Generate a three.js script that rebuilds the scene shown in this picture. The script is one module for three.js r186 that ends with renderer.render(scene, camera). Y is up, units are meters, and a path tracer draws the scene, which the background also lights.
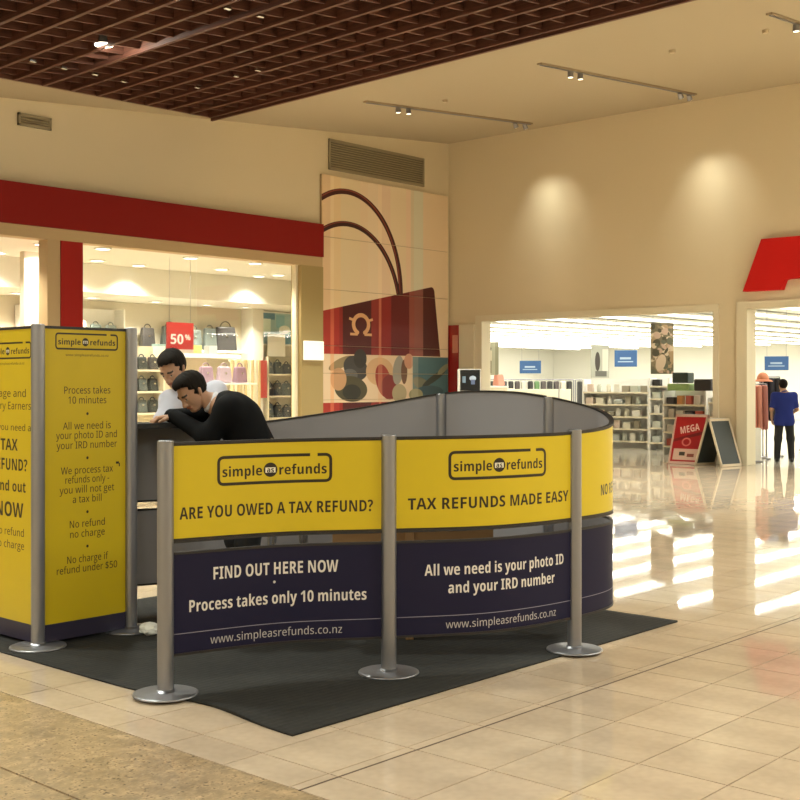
import * as THREE from 'three';
import { mergeGeometries } from 'three/addons/utils/BufferGeometryUtils.js';
import { RoundedBoxGeometry } from 'three/addons/geometries/RoundedBoxGeometry.js';
import { MarchingCubes } from 'three/addons/objects/MarchingCubes.js';
import { RectAreaLightUniformsLib } from 'three/addons/lights/RectAreaLightUniformsLib.js';

// ------------------------------------------------------------------ camera, exposure, large lights
// World: +X runs along the shopfront wall with the red fascia, V = -Z runs along the wall with the bright shop; y is up, metres.
RectAreaLightUniformsLib.init();
const scene = new THREE.Scene();
scene.background = new THREE.Color(0x000000);
const camera = new THREE.PerspectiveCamera(2 * Math.atan(400 / 1198) * 180 / Math.PI, 1, 0.1, 200);
camera.position.set(0, 1.6, 0);
camera.lookAt(0.743, 1.6, -0.669);
camera.setViewOffset(800, 800, 0, 16, 800, 800);
const renderer = new THREE.WebGLRenderer({ antialias: true });
renderer.toneMapping = THREE.LinearToneMapping;
renderer.toneMappingExposure = 1.14;
renderer.shadowMap.enabled = true;

const WARM = new THREE.Color().setRGB(0.97, 1.0, 0.86);      // the hall's lamps
const NEUTRAL = new THREE.Color().setRGB(1.0, 0.98, 0.87);   // the bright shop's fluorescent tubes
const BOUTIQUE = new THREE.Color().setRGB(1.0, 0.93, 0.77);  // the handbag shop's downlights
const ceilingY = (X) => 5.522 + 0.0827 * X;                  // the hall's sloping ceiling
const addedPanels = [[-3.5, -3], [-3.5, 2], [-3.5, 7], [-3.5, 12], [3, -4], [9, -3.5], [8, -1.4], [12.5, 0.5], [16, -3.5], [16, 1.5], [19.5, -3.5], [19.5, 1.5]];
const PANEL_POWER = 45, TUBE_POWER = 68, SPOT_POWER = 5.6, DOWNLIGHT_POWER = 42;

// ------------------------------------------------------------------ helpers
let seed = 7;
const rnd = () => { seed = (seed * 1664525 + 1013904223) >>> 0; return seed / 4294967296; };
const rr = (a, b) => a + (b - a) * rnd();
const used = new Map();
const numbered = (name) => { const n = used.get(name) || 0; used.set(name, n + 1); return n ? name + '_' + String(n).padStart(3, '0') : name; };
const V3 = (X, y, V) => new THREE.Vector3(X, y, -V);
const lin = (r, g, b) => new THREE.Color().setRGB(r, g, b);
function mat(color, o = {}) { return new THREE.MeshPhysicalMaterial({ color, roughness: 0.6, ...o }); }
function thing(name, label, category, pos = [0, 0, 0], turn = 0, group) {
  const g = new THREE.Group(); g.name = numbered(name); scene.add(g);
  g.position.set(...pos); g.rotation.y = turn; g.userData = { label, category };
  if (group) g.userData.group = group;
  return g;
}
function solo(name, label, category, geo, m, pos = [0, 0, 0], turn = 0, group) {
  const g = new THREE.Mesh(geo, m); g.name = numbered(name); scene.add(g);
  g.position.set(...pos); g.rotation.y = turn; g.userData = { label, category };
  if (group) g.userData.group = group;
  return g;
}
function struct(name, geo, m, label) {
  const g = new THREE.Mesh(geo, m); g.name = name; scene.add(g); g.userData = { kind: 'structure', label, category: name.split('_')[0] };
  return g;
}
function part(parent, name, geo, m, pos, label) {
  const g = new THREE.Mesh(geo, m); g.name = name; parent.add(g);
  if (pos) g.position.set(...pos);
  if (label) g.userData.label = label;
  return g;
}
const box = (x0, x1, y0, y1, z0, z1) => { const g = new THREE.BoxGeometry(Math.abs(x1 - x0), Math.abs(y1 - y0), Math.abs(z1 - z0)); g.translate((x0 + x1) / 2, (y0 + y1) / 2, (z0 + z1) / 2); return g; };
const boxV = (x0, x1, y0, y1, v0, v1) => box(x0, x1, y0, y1, -v1, -v0);       // the same with V = -Z
const rbox = (w, h, d, r = 0.01, s = 2) => new RoundedBoxGeometry(w, h, d, s, Math.min(r, w / 2.01, h / 2.01, d / 2.01));
const cyl = (r0, r1, h, n = 24) => new THREE.CylinderGeometry(r0, r1, h, n);
function bar(a, b, w, h) { // box with its length from a to b
  const d = b.clone().sub(a), g = new THREE.BoxGeometry(w, h, d.length());
  const m = new THREE.Matrix4().lookAt(b, a, new THREE.Vector3(0, 1, 0)); m.setPosition(a.clone().add(b).multiplyScalar(0.5));
  return g.applyMatrix4(m);
}
const merge = (list) => mergeGeometries(list.map((g) => g.index ? g.toNonIndexed() : g));
function canvasTex(w, h, draw) {
  const c = document.createElement('canvas'); c.width = w; c.height = h; const x = c.getContext('2d'); draw(x, w, h);
  const t = new THREE.CanvasTexture(c); t.colorSpace = THREE.SRGBColorSpace; t.anisotropy = 8; return t;
}
function textFit(x, str, cx, cy, width, height, color, font = 'bold') { // caps about height tall, run exactly width long, centred
  x.save(); x.font = font + ' 100px sans-serif'; x.textAlign = 'center'; x.textBaseline = 'alphabetic'; x.fillStyle = color;
  const m = x.measureText(str).width; x.translate(cx, cy + height / 2); x.scale(width / m, height / 72); x.fillText(str, 0, 0); x.restore();
}
function noiseTex(size, fn, srgb = false) {
  const d = new Uint8Array(size * size * 4);
  for (let j = 0; j < size; j++) for (let i = 0; i < size; i++) { const c = fn(i, j), k = (j * size + i) * 4; d[k] = c[0]; d[k + 1] = c[1]; d[k + 2] = c[2]; d[k + 3] = 255; }
  const t = new THREE.DataTexture(d, size, size); t.wrapS = t.wrapT = THREE.RepeatWrapping; t.magFilter = THREE.LinearFilter; t.minFilter = THREE.LinearFilter;
  if (srgb) t.colorSpace = THREE.SRGBColorSpace; t.needsUpdate = true; return t;
}
// tileable value noise
function lattice(n) { const a = new Float32Array(n * n); for (let i = 0; i < a.length; i++) a[i] = rnd(); return (u, v) => { u = ((u % 1) + 1) % 1 * n; v = ((v % 1) + 1) % 1 * n; const i = Math.floor(u), j = Math.floor(v), f = u - i, g = v - j, s = f * f * (3 - 2 * f), t = g * g * (3 - 2 * g), A = (p, q) => a[((q + n) % n) * n + (p + n) % n]; return (A(i, j) * (1 - s) + A(i + 1, j) * s) * (1 - t) + (A(i, j + 1) * (1 - s) + A(i + 1, j + 1) * s) * t; }; }
function planarUV(g, s = 1, axes = 'xz') { const p = g.attributes.position, uv = new Float32Array(p.count * 2), f = { x: (i) => p.getX(i), y: (i) => p.getY(i), z: (i) => p.getZ(i) }; for (let i = 0; i < p.count; i++) { uv[2 * i] = f[axes[0]](i) * s; uv[2 * i + 1] = f[axes[1]](i) * s; } g.setAttribute('uv', new THREE.BufferAttribute(uv, 2)); return g; }

// ------------------------------------------------------------------ materials
const n8 = lattice(8), n32 = lattice(32), n64 = lattice(64), n16 = lattice(16), n128 = lattice(128);
const plasterBump = noiseTex(256, (i, j) => { const v = 128 + 60 * (n64(i / 256, j / 256) - 0.5) + 60 * (n128(i / 256, j / 256) - 0.5); return [v, v, v]; });
const M = {};
M.wall = mat(lin(0.70, 0.60, 0.42), { roughness: 0.9, bumpMap: plasterBump, bumpScale: 0.0008 });
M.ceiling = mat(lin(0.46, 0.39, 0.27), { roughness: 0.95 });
M.fascia = mat(lin(0.24, 0.010, 0.007), { roughness: 0.7, specularIntensity: 0.4 });
M.tan = mat(lin(0.50, 0.36, 0.19), { roughness: 0.6 });
M.cream = mat(lin(0.74, 0.67, 0.50), { roughness: 0.6 });
M.white = mat(lin(0.80, 0.79, 0.74), { roughness: 0.55 });
M.shopWall = mat(lin(0.78, 0.77, 0.70), { roughness: 0.85 });
M.dark = mat(lin(0.02, 0.02, 0.022), { roughness: 0.6 });
M.plenum = mat(lin(0.22, 0.20, 0.18), { roughness: 0.95 });
M.steel = mat(lin(0.315, 0.315, 0.345), { metalness: 0.85, roughness: 0.38 });
M.chrome = mat(lin(0.75, 0.74, 0.72), { metalness: 1, roughness: 0.2 });
M.navy = mat(lin(0.022, 0.017, 0.040), { roughness: 0.4 });
M.felt = mat(lin(0.30, 0.285, 0.30), { roughness: 0.9, sheen: 0.2 });
M.trim = mat(lin(0.018, 0.014, 0.014), { roughness: 0.5 });
M.yellow = mat(lin(0.62, 0.46, 0.018), { roughness: 0.42 });
M.grout = mat(lin(0.24, 0.17, 0.11), { roughness: 0.8 });
M.bark = mat(lin(0.33, 0.19, 0.08), { roughness: 0.6 });
const woodTex = noiseTex(256, (i, j) => { const a = n8(i / 256, j / 256 * 4) * 0.5 + n128(i / 256 * 0.5, j / 256 * 0.1) * 0.5; return [70 + 52 * a, 43 + 32 * a, 34 + 25 * a]; }, true);
M.timber = mat(0xffffff, { map: woodTex, roughness: 0.55 });

// ------------------------------------------------------------------ floor
{
  const floor = struct('floor', boxV(-7, 22.1, -0.12, -0.006, -9, 18.35), M.grout, 'glossy cream tiled floor of the mall hall with a granite border');
  const tileTone = noiseTex(256, (i, j) => { const v = 236 + 14 * (n16(i / 256, j / 256) - 0.5) + 10 * (n128(i / 256, j / 256) - 0.5); return [v, v * 0.985, v * 0.965]; }, true);
  const wave = noiseTex(256, (i, j) => { const v = 128 + 90 * (n8(i / 256, j / 256) - 0.5) + 25 * (n16(i / 256, j / 256) - 0.5); return [v, v, v]; });
  const tone = [[0.66, 0.535, 0.41], [0.68, 0.55, 0.425], [0.645, 0.52, 0.40]].map((c) => mat(lin(...c), { map: tileTone, roughness: 0.035, ior: 1.5, specularIntensity: 0.55, bumpMap: wave, bumpScale: 0.0002 }));
  const xs = [3.24, 3.46]; while (xs[xs.length - 1] < 22) xs.push(xs[xs.length - 1] + 0.4815);
  xs[xs.length - 1] = 22.1;
  const vs = [3.45, 3.51, 3.92]; while (vs[vs.length - 1] < 18.2) vs.push(vs[vs.length - 1] + 0.4135);
  while (vs[0] > -8.6) vs.unshift(vs[0] - 0.4085);
  vs[vs.length - 1] = 18.35;
  const cells = [], J = 0.0035, eye = new THREE.Vector3(0, 1.6, 0);
  for (let i = 0; i + 1 < xs.length; i++) for (let j = 0; j + 1 < vs.length; j++) {
    const cx = (xs[i] + xs[i + 1]) / 2, cv = (vs[j] + vs[j + 1]) / 2;
    const d = 0.743 * cx + 0.669 * cv, s = (0.669 * cx - 0.743 * cv) / d, py = 1.6 / d;
    const seen = d > 1 && Math.abs(s) < 0.36 && py < 0.37 && !(cx > 3.9 && cx < 7.0 && cv > 4.2 && cv < 7.2);
    cells.push({ x0: xs[i] + J, x1: xs[i + 1] - J, v0: vs[j] + J, v1: vs[j + 1] - J, cx, cv, key: seen ? (xs[i + 1] - xs[i]) * (vs[j + 1] - vs[j]) / (d * d * d) : 0 });
  }
  cells.sort((a, b) => b.key - a.key);
  const rest = [], cache = new Map();
  cells.forEach((c, k) => {
    const w = c.x1 - c.x0, l = c.v1 - c.v0, id = w.toFixed(3) + '_' + l.toFixed(3);
    const rx = rr(-0.0007, 0.0007), rz = rr(-0.0007, 0.0007), u0 = rnd(), v0 = rnd();
    if (k < 290) {
      if (!cache.has(id)) cache.set(id, planarUV(new THREE.BoxGeometry(w, 0.01, l), 0.35));
      const t = part(floor, 'tile', cache.get(id), tone[Math.floor(rnd() * 3)], [c.cx, -0.005, -c.cv]);
      t.rotation.set(rx, 0, rz);
    } else {
      const g = new THREE.BoxGeometry(w, 0.01, l); planarUV(g, 0.35); g.rotateX(rx); g.rotateZ(rz); g.translate(c.cx, -0.005, -c.cv);
      const uv = g.attributes.uv; for (let i = 0; i < uv.count; i++) uv.setXY(i, uv.getX(i) + u0, uv.getY(i) + v0);
      rest.push(g);
    }
  });
  const far = part(floor, 'far_tiles', mergeGeometries(rest), tone[0]); far.userData.kind = 'stuff';
  part(floor, 'movement_joint', boxV(3.24, 22.05, -0.006, 0.0004, 3.4445, 3.4565), mat(lin(0.10, 0.06, 0.035), { roughness: 0.8 }), null, 'dark sealed movement joint');
  // granite border
  const gran = noiseTex(512, (i, j) => {
    const u = i / 512, v = j / 512, a = n32(u, v), b = n64(u * 1, v * 2), c = n128(u, v * 1.0), e = n128(u + 0.3, v + 0.6), n = n16(u, v);
    let s = 0.88 + 0.10 * (n - 0.5) + 0.16 * (a - 0.5) + 0.12 * (b - 0.5);
    let r = 188 * s, g = 161 * s, bl = 126 * s;
    if (c > 0.72 && a > 0.45) { const k = Math.min(1, (c - 0.72) * 5) * 0.8; r *= 1 - 0.55 * k; g *= 1 - 0.58 * k; bl *= 1 - 0.6 * k; }
    if (e > 0.8) { r += 14; g += 13; bl += 11; }
    return [Math.min(255, r), Math.min(255, g), Math.min(255, bl)];
  }, true);
  M.granite = mat(0xffffff, { map: gran, color: lin(1, 1, 1), roughness: 0.3 });
  const slab = (x0, x1, v0, v1) => part(floor, 'granite_slab', planarUV(boxV(x0, x1, -0.01, 0, v0, v1), 0.9), M.granite);
  for (const [a, b] of [[-9, -3.6], [-3.59, 2.2], [2.21, 8.2], [8.21, 18.35]]) slab(2.606, 3.236, a, b);
  for (const [a, b] of [[-9, -3.6], [-3.59, 0.6], [0.61, 4.03], [4.04, 8.2], [8.21, 18.35]]) slab(1.5, 2.594, a, b);
  for (const [a, b] of [[-9, 0.6], [0.61, 8.2], [8.21, 18.35]]) slab(-7, 1.49, a, b);
}

// ------------------------------------------------------------------ ceiling with the timber trellis
const holeEdge = (X) => 14.57 + 0.2486 * X;        // far edge of the trellis opening, V as a function of X
const holeRight = (V) => 13.96 + 0.0474 * V;       // its edge towards the bright shop
{
  const sh = new THREE.Shape([[-7, -9], [22.1, -9], [22.1, 18.4], [-7, 18.4]].map((p) => new THREE.Vector2(...p)));
  const xr = 14.82;
  sh.holes.push(new THREE.Path([[0, 3], [holeRight(3), 3], [xr, holeEdge(xr)], [0, holeEdge(0)]].map((p) => new THREE.Vector2(...p))));
  const g = new THREE.ExtrudeGeometry(sh, { depth: 0.14, bevelEnabled: false }), p = g.attributes.position;
  for (let i = 0; i < p.count; i++) { const X = p.getX(i), V = p.getY(i), t = p.getZ(i); p.setXYZ(i, X, ceilingY(X) + t, -V); }
  g.computeVertexNormals();
  const ceil = struct('ceiling', g, M.ceiling, 'cream sloping plaster ceiling with a dark timber trellis');
  // the roof space above the trellis
  const vg = [];
  vg.push(boxV(-0.3, 15.3, 10.6, 10.7, 2.7, 18.5), boxV(-0.3, -0.2, 5.6, 10.6, 2.7, 18.5), boxV(15.2, 15.3, 6.85, 10.6, 2.7, 18.5), boxV(-0.3, 15.3, 5.8, 10.6, 2.6, 2.7), boxV(-0.3, 15.3, 5.8, 10.6, 18.42, 18.5));
  part(ceil, 'roof_space', merge(vg), M.plenum, null, 'unlit grey roof space above the timber trellis');
  // beams along V
  for (let k = 0; k < 24; k++) {
    const X7 = 0.42 + 0.6 * k, at = (V) => X7 + 0.0474 * (V - 7.89);
    let Vf = holeEdge(X7) - 0.05; Vf = holeEdge(at(Vf)) - 0.05;
    const A = V3(at(3.05), ceilingY(at(3.05)) + 0.11, 3.05), B = V3(at(Vf), ceilingY(at(Vf)) + 0.11, Vf);
    part(ceil, 'timber_beam', bar(A, B, 0.055, 0.24), M.timber);
  }
  // slats across, along X, let into the beams
  for (let V = 3.4; V < 18.1; V += 0.42) {
    const x0 = Math.max(0.03, (V + 0.04 - 14.57) / 0.2486), x1 = holeRight(V) - 0.05;
    if (x1 - x0 < 0.2) continue;
    part(ceil, 'timber_slat', bar(V3(x0, ceilingY(x0) + 0.14, V), V3(x1, ceilingY(x1) + 0.13, V), 0.035, 0.17), M.timber);
  }
  // border boards of the opening
  part(ceil, 'timber_border', bar(V3(holeRight(3) - 0.03, ceilingY(holeRight(3)) + 0.06, 3), V3(xr - 0.02, ceilingY(xr) + 0.06, holeEdge(xr) - 0.02), 0.05, 0.24), M.timber);
  part(ceil, 'timber_border', bar(V3(0.02, ceilingY(0) + 0.1, holeEdge(0) - 0.03), V3(xr - 0.04, ceilingY(xr) + 0.1, holeEdge(xr) - 0.04), 0.05, 0.2), M.timber);
  for (const [X, V] of [[9.37, 15.62], [10.0, 15.8], [10.62, 15.92], [11.3, 16.14], [9.74, 11.69], [10.34, 11.75], [12.61, 15.92], [12.57, 14.87], [12.56, 14.33]])
    part(ceil, 'metal_hanger', rbox(0.1, 0.045, 0.05, 0.01), M.chrome, [X, ceilingY(X) + 0.0, -V]);
}
// one lit lamp in the trellis; the rest are unseen, added for light
function glow(color, e) { return new THREE.MeshStandardMaterial({ color: 0x000000, emissive: color, emissiveIntensity: e, roughness: 0.6 }); }
function spot(pos, target, power, angle, pen, color, radius = 1) {
  const l = new THREE.SpotLight(color, power, 0, angle, pen, 2); l.position.copy(pos); l.target.position.copy(target); l.castShadow = true; l.shadow.radius = radius; scene.add(l, l.target); return l;
}
for (const [k, [X, V, power]] of [[9.72, 14.35, 120], [3, 7.6, 60], [3, 11.6, 90], [6.2, 12.6, 90], [6.2, 8.4, 60]].entries()) {
  const y = ceilingY(X) + 0.04;
  const t = thing('trellis_downlight', k ? 'added unseen downlight in the timber trellis over the kiosk tower' : 'lit round downlight hanging in the dark timber trellis above the small vent', 'lamp', [X, y, -V], 0, k ? 'added unseen downlights in the trellis over the kiosk' : undefined);
  part(t, 'lamp_body', cyl(0.11, 0.135, 0.16), M.steel, [0, 0.08, 0]);
  part(t, 'bulb', cyl(0.125, 0.125, 0.014), glow(lin(1, 0.88, 0.66), 9), [0, -0.006, 0]);
  spot(V3(X, y - 0.03, V), V3(X, 0, V), power, k ? 1.25 : 1.0, 0.8, WARM, k ? 8 : 3);
  if (k) continue;
  const l = new THREE.PointLight(WARM, 3, 0, 2); l.position.copy(V3(X + 0.05, y - 0.04, V)); l.castShadow = true; scene.add(l);
}
// tracks with paired spotlights
for (const [k, V] of [15.35, 11.42, 7.46, 3.5, -0.4].entries()) {
  const where = ['above the wall beside the handbag poster', 'above the middle of the bright shop opening', 'above the red wall lettering', 'over the open floor past the red lettering', 'over the open floor past the red lettering'][k];
  const t = thing('light_track', 'slim recessed spotlight track in the cream ceiling ' + where, 'track light', [18.7, ceilingY(18.7), -V], 0, k > 2 ? 'spotlight tracks over the open floor' : undefined);
  t.rotation.z = Math.atan(0.0827);
  part(t, 'slot', rbox(5.25, 0.03, 0.1, 0.005), mat(lin(0.34, 0.27, 0.18), { roughness: 0.7 }), [0, -0.012, 0]);
  part(t, 'rail', rbox(5.2, 0.02, 0.03, 0.004), M.steel, [0, -0.035, 0]);
  for (const dx of [-1.72, -1.42, 2.05, 2.4]) {
    const h = part(t, 'lamp_head', cyl(0.045, 0.055, 0.1, 16), M.steel, [dx, -0.09, 0]);
    if (dx > 2) h.rotation.z = 0.55;
    const b = part(h, 'bulb', cyl(0.042, 0.042, 0.006, 16), glow(lin(1, 0.86, 0.6), 3.5), [0, -0.052, 0]);
  }
  const yL = ceilingY(20.9) - 0.22;
  for (const s of [-1, 1]) spot(V3(20.95 + 0.1 * s, yL, V + 0.04 * s), V3(22.1, 5.3, V + 0.24 * s), SPOT_POWER, 0.42, 1, WARM, 3);
  spot(V3(17.1, ceilingY(17.1) - 0.25, V), V3(17.1, 0, V), 160, 0.75, 0.9, WARM, 3);
}
for (const [X, V, w] of [[17.14, 9.58, 'near the middle of the cream ceiling'], [17.36, 14.49, 'between the timber trellis and the poster corner'], [17.1, 7.99, 'beside the track above the red lettering']])
  solo('smoke_detector', 'small round smoke detector on the ceiling ' + w, 'smoke detector', cyl(0.055, 0.04, 0.05, 20), mat(lin(0.55, 0.45, 0.3)), [X, ceilingY(X) - 0.025, -V]);
// broad light panels added out of view to light the hall
for (const [X, V] of addedPanels) {
  const t = thing('added_light_panel', 'added unseen square warm light panel set in the hall ceiling', 'light panel', [X, ceilingY(X) - 0.03, -V], 0, 'added light panels in the hall ceiling');
  t.rotation.z = Math.atan(0.0827);
  part(t, 'frame', rbox(1.5, 0.05, 1.5, 0.01), M.white);
  part(t, 'diffuser', rbox(1.38, 0.01, 1.38, 0.004), glow(WARM, 2.5), [0, -0.027, 0]);
  const l = new THREE.RectAreaLight(WARM, PANEL_POWER, 1.38, 1.38); l.position.copy(V3(X, ceilingY(X) - 0.09, V)); l.lookAt(V3(X, 0, V)); l.castShadow = true; scene.add(l);
}

// ------------------------------------------------------------------ walls of the hall
{
  const wl = struct('wall_left', merge([boxV(-7, 22.1, 4.29, 7.8, 18.33, 18.55), boxV(17.79, 22.1, 0, 4.29, 18.33, 18.55), boxV(-7, 2, 0, 4.08, 18.33, 18.55)]), M.wall, 'cream plaster wall above the red shop fascia');
  const wr = struct('wall_right', merge([boxV(22.1, 22.35, 3.12, 7.9, -9, 18.5), boxV(22.1, 22.35, 0, 3.12, 17.38, 18.5), boxV(22.1, 22.35, 0, 3.12, 10.86, 11.36), boxV(22.1, 22.35, 0, 3.12, -9, 4.2)]), M.wall, 'cream plaster wall above the openings of the bright shop');
  struct('wall_back', boxV(-7.2, -7, 0, 7, -9, 18.5), M.wall, 'cream wall closing the hall');
  struct('wall_side', boxV(-7, 22.35, 0, 7.8, -9.2, -9), M.wall, 'cream wall along the hall');
  // opening frames of the bright shop
  const tr = struct('trim_1', merge([boxV(22.06, 22.4, 3.06, 3.2, 11.3, 17.49), boxV(22.06, 22.4, 0, 3.06, 17.3, 17.49), boxV(22.06, 22.4, 0, 3.06, 11.3, 11.42)]), M.cream, 'pale cream frame around the wide shop opening');
  const tr2 = struct('trim_2', merge([boxV(22.04, 22.42, 0, 3.08, 10.68, 10.9), boxV(22.04, 22.42, 3.08, 3.22, 4.2, 10.9)]), M.cream, 'pale cream frame of the opening below the red lettering');
  struct('trim_3', boxV(22.02, 22.1, 0, 3.0, 17.5, 17.95), M.cream, 'pale cream pilaster beside the red door panel');
}
{ // red door panel in the corner
  const t = thing('door_panel', 'glossy red door panel in the corner beside the handbag poster', 'door', [22.055, 0, -18.12]);
  part(t, 'leaf', rbox(0.05, 3.0, 0.34, 0.008), mat(lin(0.34, 0.016, 0.014), { roughness: 0.25, clearcoat: 0.5 }), [0, 1.5, 0]);
  part(t, 'painted_highlight', rbox(0.012, 0.42, 0.16, 0.002), mat(lin(0.62, 0.25, 0.18)), [-0.03, 2.55, 0.05], 'pale pink highlight painted on the red panel');  // pinkish highlight on the gloss, put in as a coloured plate
  part(t, 'handle', rbox(0.03, 0.22, 0.03, 0.008), M.steel, [-0.04, 1.05, 0.12]);
}
{ // air grilles in the cream wall
  const mk = (name, label, x0, x1, y0, y1, n) => {
    const t = thing(name, label, 'vent', [(x0 + x1) / 2, y0, -18.32]); const w = x1 - x0, h = y1 - y0, gm = mat(lin(0.33, 0.28, 0.18), { roughness: 0.6 });
    part(t, 'backing', box(-w / 2, w / 2, 0, h, -0.005, 0.005), mat(lin(0.16, 0.13, 0.085)));
    const f = [box(-w / 2, w / 2, 0, 0.04, 0, 0.04), box(-w / 2, w / 2, h - 0.04, h, 0, 0.04), box(-w / 2, -w / 2 + 0.04, 0, h, 0, 0.04), box(w / 2 - 0.04, w / 2, 0, h, 0, 0.04)];
    part(t, 'frame', merge(f), gm);
    const s = box(-w / 2 + 0.03, w / 2 - 0.03, -0.018, 0.018, -0.006, 0.006);
    for (let k = 1; k < n; k++) { const b = part(t, 'slat', s, gm, [0, h * k / n, 0.022]); b.rotation.x = -0.6; }
  };
  mk('air_grille', 'wide slatted return air grille above the handbag poster', 18.05, 21.16, 6.2, 6.86, 13);
  mk('air_vent', 'small slatted air vent high above the red fascia', 10.7, 11.33, 5.97, 6.18, 5);
}
{ // big red lettering on the wall
  const t = thing('wall_sign', 'big bright red wall lettering above the shop opening', 'sign', [22.1, 0, 0]);
  const s = new THREE.Shape([[10.33, 4.40], [8.9, 4.40], [9.05, 3.62], [9.80, 3.62], [9.87, 3.60], [9.94, 3.42], [10.71, 3.42]].map(([v, y]) => new THREE.Vector2(v, y)));
  const g = new THREE.ExtrudeGeometry(s, { depth: 0.14, bevelEnabled: true, bevelSize: 0.012, bevelThickness: 0.012, bevelSegments: 2 });
  const p = g.attributes.position; for (let i = 0; i < p.count; i++) { const v = p.getX(i), y = p.getY(i), d = p.getZ(i); p.setXYZ(i, -d - 0.012, y, -v); }
  g.computeVertexNormals();
  part(t, 'letter', g, mat(lin(0.60, 0.009, 0.007), { roughness: 0.6, specularIntensity: 0.5 }));
  for (const [v, y] of [[10.2, 4.1], [10.35, 3.6], [9.3, 4.1]]) part(t, 'wall_stud', cyl(0.02, 0.02, 0.06, 10).rotateZ(Math.PI / 2), M.steel, [-0.0, y, -v]);
}

// ------------------------------------------------------------------ handbag shop front
{
  solo('shop_fascia', 'long dark red fascia band over the handbag shop', 'fascia', boxV(-6.9, 17.76, 4.285, 4.98, 18.16, 18.32), M.fascia);
  solo('fascia_soffit', 'tan timber head board under the red fascia', 'head board', boxV(-6.9, 17.76, 4.08, 4.28, 18.2, 18.5), M.tan);
  solo('shopfront_column', 'dark red square column under the fascia behind the yellow tower', 'column', boxV(11.462, 11.9, 0, 4.08, 18.2, 18.5), mat(lin(0.34, 0.012, 0.008), { roughness: 0.6, specularIntensity: 0.4 }));
  solo('shopfront_post', 'tan shopfront post joined to the dark red column', 'column', boxV(11.21, 11.46, 0, 4.08, 18.22, 18.5), M.tan);
  solo('display_pier', 'cream display pier lit from above behind the yellow tower', 'column', boxV(11.44, 11.86, 0, 3.98, 19.35, 19.5), M.cream);
  solo('shopfront_column', 'olive tan column between the shop window and the poster', 'column', boxV(17.14, 17.78, 0, 4.08, 18.2, 18.5), mat(lin(0.36, 0.27, 0.11), { roughness: 0.6 }));
  // shop window
  const w = new THREE.Group(); w.name = 'window_1'; scene.add(w); w.userData = { kind: 'structure', label: 'frameless glass shop window with slim pale edges', category: 'window' };
  const gm = mat(0xffffff, { transmission: 1, thickness: 0, roughness: 0.0, ior: 1.45, color: lin(0.97, 0.98, 0.96) });
  part(w, 'pane', boxV(11.96, 14.52, 0.1, 4.06, 18.36, 18.37), gm); part(w, 'pane', boxV(14.54, 17.1, 0.1, 4.06, 18.36, 18.37), gm);
  part(w, 'window_frame', merge([boxV(11.9, 11.96, 0, 4.08, 18.3, 18.42), boxV(17.09, 17.15, 0, 4.08, 18.3, 18.42), boxV(11.9, 17.14, 0, 0.1, 18.3, 18.42)]), M.cream);
}
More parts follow.
